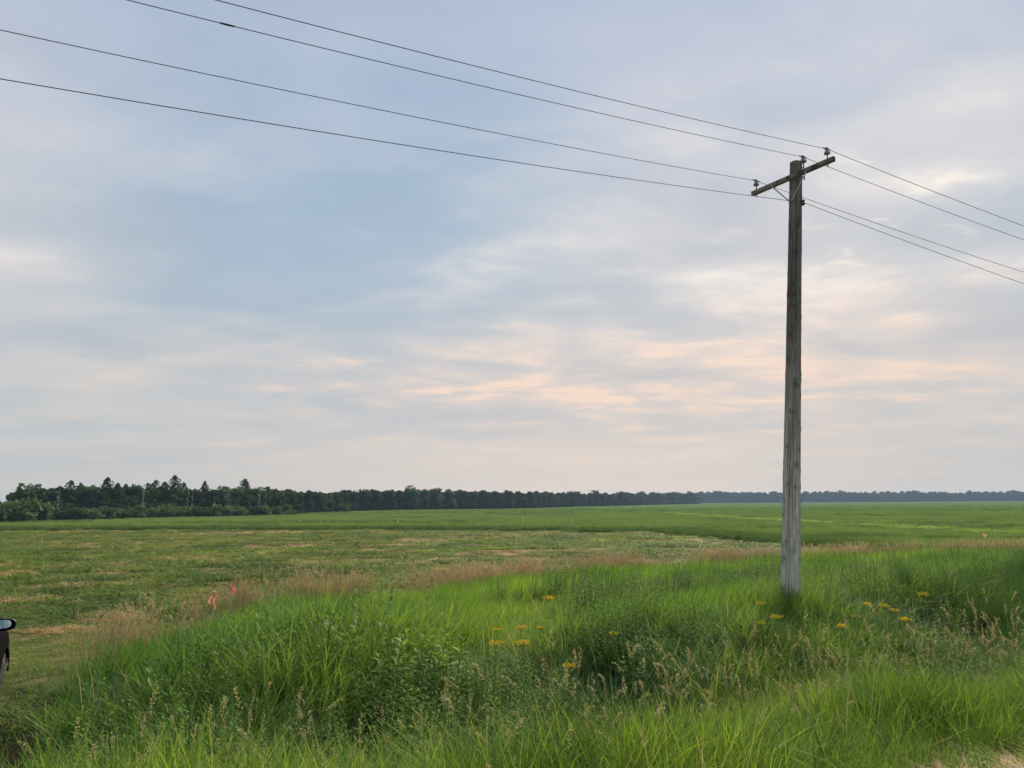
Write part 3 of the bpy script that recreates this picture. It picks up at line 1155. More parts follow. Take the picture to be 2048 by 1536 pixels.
GOLD, MILK = [], []
for i in range(4):
    h = .95
    pts = stem_pts(h * .88, .10)
    st, lv, fl = MB(), MB(), MB()
    st.add(*tube(pts, [.006, .005, .0045, .004, .003], 5))
    leaves_part(lv, h, 34, .10, .018, pts, .35, .15)
    top = pts[-1]
    for b in range(11):
        a = b * 2.4 + rng.uniform(-.3, .3)
        L = rng.uniform(.05, .115)
        br = [top + Vector((0, 0, -.03 + b * .004)),
              top + Vector((math.cos(a) * L * .6, math.sin(a) * L * .6, .045 + .003 * b)),
              top + Vector((math.cos(a) * L, math.sin(a) * L, .03 + .003 * b))]
        st.add(*tube(br, [.002, .0015, .001], 3, False))
        for q in range(17):
            t = rng.uniform(.25, 1)
            c = br[1].lerp(br[2], t) if t > .5 else br[0].lerp(br[1], t * 2)
            c = c + Vector(rng.normal(0, .012, 3)) + Vector((0, 0, .008))
            u = Vector(rng.normal(0, 1, 3)).normalized()
            v = u.orthogonal().normalized()
            s_ = rng.uniform(.006, .011)
            fl.add([c - u * s_, c - v * s_, c + u * s_, c + v * s_], [[0, 1, 2, 3]])
    GOLD.append((st.mesh('stem', M['weed']), lv.mesh('leaves', M['weed']), fl.mesh('flower_head', M['yellow'])))
    st, lv = MB(), MB()
    for q3 in range(3):
        h = .85 * (1, .84, .74)[q3] * rng.uniform(.93, 1.0)
        ox, oy = rng.normal(0, .075, 2) if q3 else (0, 0)
        pts = [p_ + Vector((ox, oy, 0)) for p_ in stem_pts(h, .16)]
        st.add(*tube(pts, [.008, .007, .006, .005, .003], 5))
        nl = 11
        for b in range(nl):
            t = .42 + .58 * b / (nl - 1) + rng.uniform(-.03, .02)
            t = min(t, 1)
            k_ = min(int(t * 4), 3)
            c = pts[k_].lerp(pts[k_ + 1], t * 4 - k_)
            a = b * 1.57 + rng.uniform(-.7, .7)
            L = rng.uniform(.10, .20) * (1.15 - .45 * t)
            lv.add(*leaf(c, (math.cos(a), math.sin(a), rng.uniform(.15, .6) + .8 * t ** 3), L, L * rng.uniform(.34, .48),
                         rng.uniform(.1, .5), rng.uniform(.15, .45), 4))
    MILK.append((st.mesh('stem', M['milk']), lv.mesh('leaves', M['milk'])))


def put_plant(kind, name, p, sc, label, cat, group):
    parts = (GOLD if kind == 'gold' else MILK)[random.randrange(4)]
    e = empty(name, p, random.uniform(0, 6.28))
    e.scale = (sc, sc, sc)
    tag(e, label, cat, group)
    for me in parts:
        nm_ = me.name.split('.')[0]
        q_ = link(nm_, me, e)
        if nm_ != 'stem': q_['kind'] = 'stuff'
    return e


GG = 'goldenrod plants flowering in the roadside growth'
gold = [
    (1102, 1180, 'lone goldenrod in bloom on the far bank, middle of the picture'),
    (993, 1248, 'small goldenrod head just left of the orange yellow pair of blooms'),
    (1037, 1241, 'goldenrod with a flat orange yellow head, upper one of the pair left of centre ditch'),
    (1075, 1246, 'thin goldenrod with a tiny head right of the paired blooms'),
    (985, 1270, 'open greenish yellow goldenrod, lowest at the left of the cluster'),
    (1040, 1272, 'widest goldenrod head in the cluster, arching yellow branches'),
    (1231, 1252, 'compact bright goldenrod alone above the dark ditch hollow'),
    (1305, 1270, 'small goldenrod right of the dark ditch hollow'),
    (1248, 1284, 'tiny goldenrod tuft below the compact bright one'),
    (1086, 1246, 'faint goldenrod behind the thin one'),
    (1146, 1311, 'dull yellow goldenrod low in the ditch grass'),
    (1519, 1193, 'goldenrod just left of the foot of the pole'),
    (1550, 1223, 'goldenrod with a flat head left below the pole'),
    (1528, 1233, 'brightest bushy goldenrod below left of the pole'),
    (1513, 1252, 'small budding goldenrod under the bushy one'),
    (1672, 1237, 'goldenrod beside a tall bare stalk right of the pole'),
    (1740, 1197, 'left bloom of the touching goldenrods right of the pole'),
    (1757, 1199, 'right larger bloom of the touching goldenrods right of the pole'),
    (1796, 1212, 'pale goldenrod sunk in leaning grass, right of the touching pair'),
    (1810, 1226, 'upright goldenrod spike before the leaning rushes'),
    (1838, 1175, 'goldenrod on the bank above the rushes'),
    (1995, 1144, 'rounded golden bloom near the right edge on the far bank'),
]
for (u, v, lab) in gold:
    sc = random.uniform(.85, 1.15) * (.6 if 'tiny' in lab or 'small' in lab or 'faint' in lab else .88)
    p = place_top(u, v - 4, 1.0 * sc + .05)
    put_plant('gold', 'goldenrod', p, sc, lab, 'flower', GG)
for (u, v) in ((1646, 1136), (1740, 1140), (1752, 1146), (1785, 1138), (1800, 1146), (1830, 1143), (1845, 1150), (1863, 1168),
               (1905, 1150), (1930, 1130),
               (1968, 1152), (2030, 1138), (1870, 1220), (1700, 1205)):
    p = place_top(u, v - 3, .95)
    put_plant('gold', 'goldenrod', p, random.uniform(.6, .85), 'faint goldenrod among the weeds on the far bank at the right',
              'flower', 'faint goldenrods on the bank at the right')

MG = 'broad leaved milkweed plants in the ditch'
milk = [
    (330, 1325, 1.15, 'largest broad leaved plant, at the left near the mown edge'),
    (385, 1262, .95, 'broad leaved plant up the slope from the largest one'),
    (425, 1288, .95, 'broad leaved plant right of the largest one by dead stalks'),
    (460, 1248, 1.1, 'pale topped broad leaved plant below the left pink stake'),
    (492, 1256, .95, 'pale topped broad leaved plant right below the pink stakes'),
    (100, 1408, .7, 'broad leaf plant at the shaded left edge of the tall grass'),
    (1960, 1478, .42, 'light green leafy plant by the gravel at the lower right'),
    (745, 1318, 1.0, 'milkweed at the lower left of the dark hollow'),
    (822, 1330, 1.0, 'milkweed lowest in the dark hollow'),
    (1272, 1262, .9, 'dark broad leaved plant between two small goldenrods'),
    (590, 1512, .6, 'low leafy plant among the shoulder grass near the bottom'),
]
for (u, v, sc, lab) in milk:
    put_plant('milk', 'milkweed', place_top(u, v, .92 * sc, 2.6 if v > 1400 else 7.0), sc, lab, 'plant', MG)
for (u, v) in ((560, 1213), (600, 1210), (565, 1238), (635, 1230), (660, 1226), (735, 1226), (660, 1256), (672, 1258), (720, 1193),
               (788, 1208), (845, 1190), (770, 1180), (790, 1243), (770, 1247), (905, 1253), (835, 1288), (785, 1288), (890, 1295),
               (822, 1262), (870, 1280), (525, 1225), (610, 1250), (700, 1240), (545, 1255), (850, 1310), (810, 1300)):
    sc = random.uniform(.8, 1.05)
    put_plant('milk', 'milkweed', place_top(u, v, .92 * sc), sc * 1.25, ('pale topped milkweed high on the bank right of the pink stakes' if v < 1215 else
               'pale topped milkweed below the pink stakes' if u < 700 else
               'pale topped milkweed around the dark hollow left of centre'),
              'plant', 'milkweeds crowding the ditch left of centre')

# ------------------------------------------------------------------ utility pole
PD = 16.0
base = at(1581, 1160, PD)
topc = at(1592, 330, PD)
ax = (topc - base)
foot = base + ax * ((gz(base.x, base.y) - .3 - base.z) / ax.z)
TOPZ = 10.62
apex = base + ax * ((TOPZ - base.z) / ax.z)
pole = empty('utility_pole', (foot.x, foot.y, gz(foot.x, foot.y)))
tag(pole, 'grey weathered wooden utility pole with a crossarm, standing in the grass', 'utility pole')


def build_shaft():
    H = (apex - foot).length
    k, n = 110, 460
    knots = [(random.uniform(0, 2 * math.pi), random.uniform(.8, H - .4), random.uniform(.016, .036)) for _ in range(105)]
    checks = [(random.uniform(0, 2 * math.pi), random.uniform(0, H), random.uniform(.3, 2.0), random.uniform(.6, 1)) for _ in range(130)]
    th = np.linspace(0, 2 * math.pi, k, endpoint=False)
    z = np.linspace(0, H, n)
    TH, Z = np.meshgrid(th, z)
    r0 = np.interp(Z, [0, 1.3, H * .5, H], [.205, .190, .160, .126])
    r = r0 * (1 + .022 * np.sin(TH * 2 + 1 + Z * .3) + .012 * np.sin(TH * 5 + 2 + Z * .15))
    r = r + (vnoise(TH * 30, Z * 1.1, 1, 4) - .5) * .006
    mark = np.zeros_like(r)
    for a, zz, s in knots:
        da = (np.angle(np.exp(1j * (TH - a)))) * r0
        q = np.sqrt(da ** 2 + ((Z - zz) * .75) ** 2) / s
        r += .010 * np.exp(-(q / 1.5) ** 2) - .016 * np.exp(-(q / .55) ** 2)
        mark = np.maximum(mark, np.exp(-(q / .8) ** 2) * .97)
        mark = np.maximum(mark, .40 * np.exp(-((q - 1.5) / .35) ** 2))
    for a, zz, L, s in checks:
        da = np.angle(np.exp(1j * (TH - a - .05 * np.sin(Z * 3 + a)))) * r0
        win = np.exp(-((Z - zz) / L * 2) ** 4)
        c = np.exp(-(da / .0075) ** 2) * win * s
        r -= .010 * c
        mark = np.maximum(mark, c * .85)
    # worn, sloping top
    zt = Z.copy()
    X, Y = r * np.cos(TH), r * np.sin(TH)
    V = np.stack([X, Y, zt], 2)
    top_sel = Z > H - .10
    slope = (X * .45 - Y * .2)
    V[:, :, 2] = np.where(top_sel, V[:, :, 2] + slope * (Z - (H - .10)) / .10 * .8 - .02 * (vnoise(TH * 9, Z, 1, 6)), V[:, :, 2])
    F = []
    for i in range(n - 1):
        for j in range(k):
            F.append([i * k + j, i * k + (j + 1) % k, (i + 1) * k + (j + 1) % k, (i + 1) * k + j])
    Vl = V.reshape(-1, 3).tolist()
    top = np.array(Vl[(n - 1) * k:])
    Vl.append([0, 0, top[:, 2].mean() + .05])
    mk = mark.ravel().tolist() + [.7]
    # domed cap with a ring
    ring = []
    for j in range(k):
        t = top[j]
        ring.append(len(Vl)); Vl.append([t[0] * .6, t[1] * .6, t[2] * .4 + (top[:, 2].mean() + .04) * .6]); mk.append(.4)
    for j in range(k):
        j2 = (j + 1) % k
        F.append([(n - 1) * k + j, (n - 1) * k + j2, ring[j2], ring[j]])
        F.append([ring[j], ring[j2], n * k])
    me = mesh_from('shaft', Vl, F, M['pole'], smooth=True)
    a = me.attributes.new('mark', 'FLOAT', 'POINT')
    a.data.foreach_set('value', np.array(mk, dtype=np.float32))
    o = link('shaft', me, pole)
    q = (apex - foot).to_track_quat('Z', 'Y')
    o.location = foot - Vector(pole.location)
    o.rotation_euler = q.to_euler()
    return o


bpy.context.view_layer.update()
build_shaft()
PL = Vector(pole.location)


def axis_at(z): return foot + (apex - foot) * ((z - foot.z) / (apex.z - foot.z))


def rad_at(z): return float(np.interp(z - foot.z, [0, 1.3, 5, 10], [.205, .190, .160, .126]))


t3 = Vector((TD[0], TD[1], 0))                 # wire direction, away to the right
m3 = Vector((math.cos(R(58.5)), -math.sin(R(58.5)), 0))   # along the crossarm, towards the camera side
l3 = Vector((-m3.y, m3.x, 0))
if l3.dot(t3) < 0: l3 = -l3
ZW = 10.50                                      # height of the outer wires
ARMZ = ZW - .285
ac = axis_at(ARMZ) - l3 * (rad_at(ARMZ) + .045)
ARM_M = Matrix((
    (m3.x, l3.x, 0, ac.x - PL.x), (m3.y, l3.y, 0, ac.y - PL.y), (0, 0, 1, ac.z - PL.z), (0, 0, 0, 1)))


def arm_part():
    L0, L1 = -1.05, 1.08
    xs = np.linspace(L0, L1, 60)
    V, F = [], []
    prof = [(-.045, -.044), (-.038, -.051), (.038, -.051), (.045, -.044), (.045, .044), (.036, .051), (-.036, .051), (-.045, .044)]
    for i, x in enumerate(xs):
        for (a, b) in prof:
            j = (vnoise(x * 9, a * 60 + b * 90, 1, 3) - .5) * .005
            V.append(Vector((x, a * (1 + j * 6), b * (1 + j * 6))))
    k = len(prof)
    mi = []
    for i in range(len(xs) - 1):
        for j in range(k):
            F.append([i * k + j, i * k + (j + 1) % k, (i + 1) * k + (j + 1) % k, (i + 1) * k + j][::-1]); mi.append(0)
    F.append(list(range(k))); mi.append(1)
    F.append([(len(xs) - 1) * k + j for j in range(k)][::-1]); mi.append(1)
    # grain runs along z in the wood material, so build along z in object space
    Vz = [Vector((v.y, v.z, v.x)) for v in V]
    me = mesh_from('crossarm', Vz, F, [M['arm'], M['arm_dark']], mi)
    a = me.attributes.new('mark', 'FLOAT', 'POINT')
    a.data.foreach_set('value', np.array([.6 * (vnoise(v.x * 12, v.y * 40, 1, 9) > .82) for v in V], dtype=np.float32))
    o = link('crossarm', me, pole)
    R3 = Matrix(((0, 0, 1, 0), (1, 0, 0, 0), (0, 1, 0, 0), (0, 0, 0, 1)))
    o.matrix_local = ARM_M @ R3
    return o


arm = arm_part()


def arm_pt(x, y, z): return ARM_M @ Vector((x, y, z))


for xx in (-.96, -.62, -.30, .35, .62, .96):
    mb = MB()
    c = arm_pt(xx, -.046, .0)
    c2 = arm_pt(xx, -.054, .0)
    mb.add(*tube([c, c2], .015, 8))
    mb.build('bolt', M['iron'], pole)
mb = MB()
c, c2 = arm_pt(-.03, -.045, .0), arm_pt(-.03, -.052, .0)
mb.add(*box((0, 0, 0), .06, .006, .06, Matrix.Translation(c2) @ ARM_M.to_3x3().to_4x4()))
mb.add(*tube([c2, arm_pt(-.03, -.085, .0)], .014, 8))
mb.build('through_bolt', M['iron'], pole)
# braces
jz = ARMZ - .56
jp = axis_at(jz) - l3 * (rad_at(jz) + .012) - PL
for sx in (-.46, .44):
    p0 = arm_pt(sx, -.05 + .0, -.045)
    mb = MB()
    dv = (jp - p0)
    L = dv.length
    zz_ = dv.normalized(); yy_ = (l3 - zz_ * l3.dot(zz_)).normalized(); xx_ = yy_.cross(zz_)
    q = Matrix((xx_, yy_, zz_)).transposed().to_4x4()
    mb.add(*box((0, 0, L / 2), .030, .006, L + .04, Matrix.Translation(p0 + Vector((0, 0, 0)) - l3 * (.004 if sx > 0 else .012)) @ q))
    mb.add(*tube([p0 - l3 * .02, p0 + l3 * .02], .010, 8))
    mb.build('brace', M['metal'], pole)
mb = MB()
mb.add(*tube([jp - l3 * .045, jp + l3 * .03], .016, 8))
mb.build('brace_bolt', M['iron'], pole)


def insulator(p, stem=.12, k=1.0):
    """bell insulator whose wire groove is at p (local to the pole)"""
    mb = MB()
    T = Matrix.Translation(p)
    prof = [(.018, -.115), (.058, -.112), (.064, -.095), (.060, -.075), (.045, -.055), (.036, -.045), (.040, -.030), (.041, -.018),
            (.030, -.008), (.026, 0), (.030, .008), (.032, .018), (.026, .028), (.012, .032)]
    mb.add(*lathe([(r * k, z * k) for r, z in prof], 18, T))
    o = mb.build('insulator', M['porcelain'], pole, smooth=True)
    mb = MB()
    mb.add(*tube([p + Vector((0, 0, -.112 * k)), p + Vector((0, 0, -.112 * k - stem))], .012, 8))
    a = mb.build('pin', M['iron'], o)
    mb = MB()
    ring = []
    for j in range(13):
        a_ = j / 12 * 2 * math.pi
        ring.append(p + Vector((.031 * k * math.cos(a_), .031 * k * math.sin(a_), 0)))
    mb.add(*tube(ring, .007, 5))
    mb.add(*tube([p - t3 * .12, p - t3 * .03 + Vector((0, 0, .012)), p + t3 * .03 + Vector((0, 0, .012)), p + t3 * .12], .010, 6))
    mb.build('tie_wire', M['iron'], o)
    return o


pw1 = arm_pt(.93, 0, .27)
pw3 = arm_pt(-.93, 0, .27)
insulator(pw1, .27 - .112 + .12, 1.0)
insulator(pw3, .27 - .112 + .12, 1.0)
pz = TOPZ + .11
pw2 = at(1606, 314, PD) - PL
pw2 = Vector((pw2.x, pw2.y, pw2.z))
insulator(pw2, .03, 1.1)
mb = MB()
qa = pw2 + Vector((0, 0, -.13))
mb.add(*tube([qa, qa + Vector((0, 0, -.40))], .013, 8))
for dz_ in (-.12, -.32):
    c = qa + Vector((0, 0, dz_))
    aa = axis_at(c.z + PL.z) - PL
    mb.add(*tube([c, c.lerp(aa, .7)], .012, 8))
mb.build('ridge_pin', M['iron'], pole)
pn = at(1607, 405, PD - .1) - PL
mb = MB()
mb.add(*lathe([(.012, -.045), (.034, -.042), (.036, -.026), (.020, -.014), (.018, 0), (.020, .014), (.036, .026), (.034, .042),
               (.012, .045)], 16, Matrix.Translation(pn)))
sp_ = mb.build('spool_insulator', M['iron'], pole, smooth=True)
mb = MB()
aa = axis_at(pn.z + PL.z) - PL
for s_ in (-.055, .055):
    c = pn + Vector((0, 0, s_))
    mb.add(*tube([c + (pn - aa).normalized() * .01, c.lerp(aa + Vector((0, 0, s_)), .75)], .008, 6))
mb.add(*tube([pn + Vector((0, 0, -.075)), pn + Vector((0, 0, .085))], .008, 8))
mb.build('clevis', M['iron'], sp_)

# ---- the four wires (both spans)
tL = Vector((math.sin(R(58.3)), math.cos(R(58.3)), 0))
tR = Vector((math.sin(R(63.3)), math.cos(R(63.3)), 0))


def power_line(p, sl, cl, sr, cr, label, rad=.0058, sleeve=None):
    p = p + PL
    pts = []
    for u in np.arange(64, 0, -1.0):
        pts.append(p - tL * u + Vector((0, 0, sl * u + cl * u * u)))
    pts.append(p.copy())
    for u in np.arange(1.0, 66, 1.0):
        pts.append(p + tR * u + Vector((0, 0, sr * u + cr * u * u)))
    e = empty('power_line', p)
    tag(e, label, 'power line', 'overhead wires carried by the pole')
    mb = MB()
    mb.add(*tube([q - p for q in pts], rad, 6))
    mb.build('conductor', M['wire'], e, smooth=True)
    if sleeve:
        u0, u1 = sleeve
        sp2 = [p - tL * u + Vector((0, 0, sl * u + cl * u * u)) - p for u in np.linspace(u0, u1, 6)]
        mb = MB()
        mb.add(*tube(sp2, [.009, .013, .014, .014, .013, .009], 8))
        mb.build('splice_sleeve', M['iron'], e, smooth=True)


CW = (-.0992, .0015)
CN = (-.1200, .00136)
power_line(pw1, *CW, *CW, 'topmost overhead wire, tied to the right end of the crossarm')
power_line(pw2, *CW, *CW, 'overhead wire on the pole top with a short dark splice', sleeve=(11.92, 12.13))
power_line(pw3, *CW, *CW, 'overhead wire tied to the left end of the crossarm')
power_line(pn - (pn - aa).normalized() * 0 , *CN, *CN, 'lowest overhead wire, tied to the side of the pole below the crossarm')

# ------------------------------------------------------------------ survey stakes


def stake(u, v0, v1, name, label, Y, ribbon=0, width=.035, tilt=0.0, group=None):
    top = at(u, v0, Y)
    bx, by = top.x, top.y
    bz = gz(bx, by)
    H = top.z - bz
    e = empty(name, (bx, by, bz), random.uniform(-.4, .4))
    e.rotation_euler = (0, tilt, e.rotation_euler.z)
    tag(e, label, 'survey stake', group)
    mb = MB()
    mb.add(*box((0, 0, H / 2 - .1), width, width * .35, H + .2, bev=.002))
    mb.build('stake', M['stake'] if ribbon == 1 else M['pale_stake'], e)
    if ribbon:
        mt = M['ribbon'] if ribbon == 1 else M['ribbon_far']
        # knot round the stake
        mb = MB()
        mb.add(*box((0, 0, H - .05), width * 1.6, width * 1.1, .11, bev=.006))
        mb.build('ribbon_knot', mt, e)
        for q in range(2):
            mb = MB()
            right = 'right one' in label
            a = 1 if right else (-1 if q == 0 else .5)
            L = (.22 + .04 * q) if right else (.20 if q == 0 else .30)
            V, F = [], []
            nn = 9
            for i in range(nn):
                t = i / (nn - 1)
                cx = a * (.02 + .10 * t + .03 * math.sin(t * 5 + q))
                cz = H - .07 - L * t
                cy = -.02 + .03 * math.sin(t * 7 + q * 2)
                ww = .022 + .008 * math.sin(t * 4 + q)
                cx *= 1.25 if right else 1
                V += [(cx - ww * 1.6, cy + .012, cz), (cx + ww * 1.6, cy - .012, cz)]
                if i: F.append([2 * i - 2, 2 * i - 1, 2 * i + 1, 2 * i])
            mb.add(V, F)
            mb.build('ribbon_tail', mt, e)
    return e


SG = 'stakes marked with pink ribbon in the tall grass'
stake(427, 1183, 0, 'survey_stake', 'wooden stake with two hanging pink ribbon tails, the left and nearer one', 17.0, 1, .045, .03, SG)
stake(465, 1168, 0, 'survey_stake', 'wooden stake with pink ribbon blown to the right, the right one', 18.6, 1, .04, -.05, SG)
FG = 'small stakes standing in a line along the crop edge'
for (u, v, Y, lab) in ((375, 1045, 105, 'small pale stake at the crop edge below the left grove'),
                       (599, 1040, 103, 'thin pale stake at the crop edge, second from the left'),
                       (796, 1035, 96, 'pale stake at the crop edge left of the middle'),
                       (1046, 1032, 90, 'pale stake at the crop edge near the middle'),
                       (1144, 1034, 86, 'leaning pale stake right of the middle one'),
                       (1315, 1036, 78, 'tallest pale stake at the crop edge before the dark crop')):
    stake(u, v, 0, 'field_stake', lab, Y + 14, 0, .085, random.uniform(-.05, .05), FG)
stake(1967, 1063, 0, 'field_stake', 'stake with an orange ribbon in the crop at the far right', 46, 2, .038, .05)

# ------------------------------------------------------------------ trees


def tree_mesh(kind, H):
    """leaf-clump crown and branching trunk; origin at the foot"""
    lobes = []
    if kind == 'broad':
        for i in range(20):
            a = rng.uniform(0, 6.28); q = rng.uniform(0, 1)
            rr = H * .30 * math.sqrt(rng.uniform(0, 1)) * (1 - .45 * q)
            lobes.append((rr * math.cos(a), rr * math.sin(a), H * (.16 + .70 * q), H * rng.uniform(.10, .17), .85))
    elif kind == 'poplar':
        for i in range(17):
            q = i / 16
            a = rng.uniform(0, 6.28)
            rr = H * .13 * (1 - .75 * q) * rng.uniform(.4, 1.3)
            lobes.append((rr * math.cos(a), rr * math.sin(a), H * (.22 + .72 * q), H * (.12 - .075 * q) * rng.uniform(.8, 1.2), 1.15))
    elif kind == 'loose':
        for i in range(14):
            a = rng.uniform(0, 6.28); q = rng.uniform(0, 1)
            rr = H * .24 * math.sqrt(rng.uniform(0, 1))
            lobes.append((rr * math.cos(a), rr * math.sin(a), H * (.28 + .66 * q), H * rng.uniform(.05, .11), .9))
    elif kind == 'shrub':
        for i in range(11):
            a = rng.uniform(0, 6.28)
            rr = H * .55 * math.sqrt(rng.uniform(0, 1))
            lobes.append((rr * math.cos(a), rr * math.sin(a), H * rng.uniform(.2, .72), H * rng.uniform(.2, .32), .85))
    V, F = [], []
    n_per = {'broad': 85, 'poplar': 60, 'loose': 48, 'shrub': 70}[kind]
    s0 = H * {'broad': .030, 'poplar': .028, 'loose': .028, 'shrub': .065}[kind]
    if kind == 'poplar':
        ph = rng.uniform(0, 6.28, 6)
        for _ in range(1500):
            q = rng.uniform(0, 1) ** 1.15
            a = rng.uniform(0, 6.28)
            R_ = H * (.235 * (1 - q) ** .55 + .010) * (1 + .22 * math.sin(a * 2 + ph[0] + q * 9) + .28 * math.sin(a * 3 + ph[1] + q * 17))
            R_ *= rng.uniform(.55, 1.1)
            c = Vector((R_ * math.cos(a), R_ * math.sin(a), H * (.10 + .93 * q + .02 * math.sin(a * 3 + q * 30))))
            s = s0 * rng.uniform(.45, 1.2) * (1.1 - .5 * q)
            nrm = Vector((math.cos(a), math.sin(a), .4) + rng.normal(0, .6, 3)).normalized()
            a_ = nrm.orthogonal().normalized(); b_ = nrm.cross(a_)
            i0 = len(V)
            V += [c - a_ * s - b_ * s * .7, c + a_ * s * .9 - b_ * s * .5, c + a_ * s * .6 + b_ * s, c - a_ * s * .8 + b_ * s * .6]
            F.append([i0, i0 + 1, i0 + 2, i0 + 3])
    for (cx, cy, cz, r, ez) in (lobes if kind != 'poplar' else []):
        for _ in range(n_per):
            u = rng.normal(0, 1, 3); u /= np.linalg.norm(u)
            q = rng.uniform(.55, 1.12)
            c = Vector((cx + u[0] * r * q, cy + u[1] * r * q, max(cz + u[2] * r * q * ez, .15)))
            nrm = Vector(u + rng.normal(0, .55, 3)).normalized()
            a_ = nrm.orthogonal().normalized()
            a_ = Matrix.Rotation(rng.uniform(0, 6.28), 3, nrm) @ a_
            b_ = nrm.cross(a_)
            s = s0 * rng.uniform(.6, 1.4)
            i0 = len(V)
            V += [c - a_ * s - b_ * s * .7, c + a_ * s * .9 - b_ * s * .5, c + a_ * s * .6 + b_ * s, c - a_ * s * .8 + b_ * s * .6]
            F.append([i0, i0 + 1, i0 + 2, i0 + 3])
    mb = MB()
    tw = .018 * H if kind != 'shrub' else .02 * H
    topz = {'broad': .7, 'poplar': .93, 'loose': .9, 'shrub': .5}[kind] * H
    pts = [Vector((rng.normal(0, .012) * H * t, rng.normal(0, .012) * H * t, topz * t)) for t in np.linspace(0, 1, 6)]
    mb.add(*tube(pts, [tw * (1 - .85 * t) for t in np.linspace(0, 1, 6)], 6))
    for (cx, cy, cz, r, ez) in lobes[::2]:
        t = max(.12, min(.85, (cz / topz) * .7))
        k = min(int(t * 5), 4)
        s = pts[k].lerp(pts[k + 1], t * 5 - k)
        mb.add(*tube([s, s.lerp(Vector((cx, cy, cz)), .5) + Vector((0, 0, .02 * H)), Vector((cx, cy, cz))],
                     [tw * .35, tw * .22, tw * .08], 4))
    return (V, F), mb


def bare_mesh(H):
    mb = MB()
    pts = [Vector((.02 * H * math.sin(t * 3), .015 * H * math.cos(t * 4), H * t)) for t in np.linspace(0, 1, 7)]
    mb.add(*tube(pts, [.014 * H * (1 - .85 * t) for t in np.linspace(0, 1, 7)], 6))
    br = MB()
    for i in range(16):
        t = rng.uniform(.35, .97)
        k = min(int(t * 6), 5)
        s = pts[k].lerp(pts[k + 1], t * 6 - k)
        a = rng.uniform(0, 6.28); L = H * rng.uniform(.06, .2) * (1.2 - t)
        e = s + Vector((math.cos(a) * L, math.sin(a) * L, L * 1.1))
        br.add(*tube([s, s.lerp(e, .5) + Vector((0, 0, -.02 * H)), e], [.005 * H, .004 * H, .001 * H], 4))
    return mb, br


TM = {}
for kind, cmat, bmat, nv in (('broad', 'leaf_dark', 'bark', 5), ('broad', 'leaf_mid', 'bark', 3), ('poplar', 'leaf_dark', 'bark', 4), ('poplar', 'leaf_mid', 'bark', 2),
                             ('loose', 'leaf_mid', 'bark_pale', 3), ('shrub', 'leaf_mid', 'bark', 3), ('shrub', 'leaf_pale', 'bark', 2)):
    for i in range(nv):
        (V, F), mb = tree_mesh(kind, 10.0 if kind != 'shrub' else 3.0)
        TM.setdefault((kind, cmat), []).append((mesh_from('crown', V, F, M[cmat]), mb.mesh('trunk', M[bmat])))
BARE = []
for i in range(2):
    a, b = bare_mesh(9.0)
    BARE.append((a.mesh('trunk', M['bark_pale']), b.mesh('branches', M['bark_pale'])))
HREF = {'broad': 10.4, 'poplar': 10.4, 'loose': 10.3, 'shrub': 3.0, 'bare': 9.0}


def tree(kind, cmat, x, y, H, name, label, group, wid=1.0):
    e = empty(name, (x, y, gz(x, y) - .05), random.uniform(0, 6.28))
    k = H / HREF[kind]
    e.scale = (k * wid, k * wid, k)
    tag(e, label, 'tree' if kind != 'shrub' else 'bush', group)
    if kind == 'bare':
        a, b = random.choice(BARE)
        link('trunk', a, e); link('branches', b, e)['kind'] = 'stuff'
    else:
        c, t = random.choice(TM[(kind, cmat)])
        link('trunk', t, e); link('crown', c, e)
    return e


def wood_edge(u):
    """distance ahead of the front of the woods at photo column u"""
    return float(np.interp(u, [-500, 0, 300, 560, 640, 700, 860, 1050, 1250, 1400], [110, 140, 172, 205, 250, 285, 335, 405, 620, 930]))


def tree_at(kind, cmat, u, vtop, name, label, group, back=4.0, wid=1.0):
    Y = wood_edge(u) + back
    p = at(u, vtop, Y)
    return tree(kind, cmat, p.x, p.y, p.z - gz(p.x, p.y), name, label, group, wid)


A_ = 'trees of the grove at the left'
special = [
    ('loose', 'leaf_mid', 58, 962, 'leaning_tree', 'thin topped tree sticking out at the left end of the grove', 1.0),
    ('broad', 'leaf_dark', 92, 965, 'broadleaf_tree', 'dark round crowned tree at the left end of the grove', 1.25),
    ('poplar', 'leaf_dark', 350, 951, 'poplar_tree', 'tallest tree of the left grove, pointed dark crown', 1.25),
    ('poplar', 'leaf_dark', 216, 955, 'poplar_tree', 'double pointed dark tree in the left part of the grove', 1.2),
    ('broad', 'leaf_mid', 272, 961, 'broadleaf_tree', 'round topped lighter green tree in the middle of the grove', 1.0),
    ('poplar', 'leaf_dark', 143, 961, 'poplar_tree', 'first pointed tree right of the dark round crown', 1.2),
    ('poplar', 'leaf_dark', 490, 958, 'poplar_tree', 'pointed tree rising near the right end of the grove', 1.3),
    ('poplar', 'leaf_dark', 410, 962, 'poplar_tree', 'narrow pointed tree between two bare pale trunks', 1.0),
]
for kd, cm, u, v, nm, lab, wd in special:
    tree_at(kd, cm, u, v, nm, lab, A_, 5.0, wd)
for u, v in ((120, 972), (162, 966), (178, 962), (196, 967), (236, 966), (252, 968), (296, 966), (312, 960), (330, 964), (368, 965),
             (388, 970), (430, 970), (448, 972), (468, 971), (505, 969), (520, 972), (536, 973), (552, 975)):
    tree_at('poplar' if random.random() < .3 else 'broad', 'leaf_mid' if random.random() < .35 else 'leaf_dark', u, v, 'grove_tree',
            ('tree in the left grove between the first and the double pointed tree' if u < 210 else
             'tree in the left grove beside the tallest one' if u < 400 else
             'tree in the right end of the left grove'), A_, random.uniform(3, 10), random.uniform(1.0, 1.35))
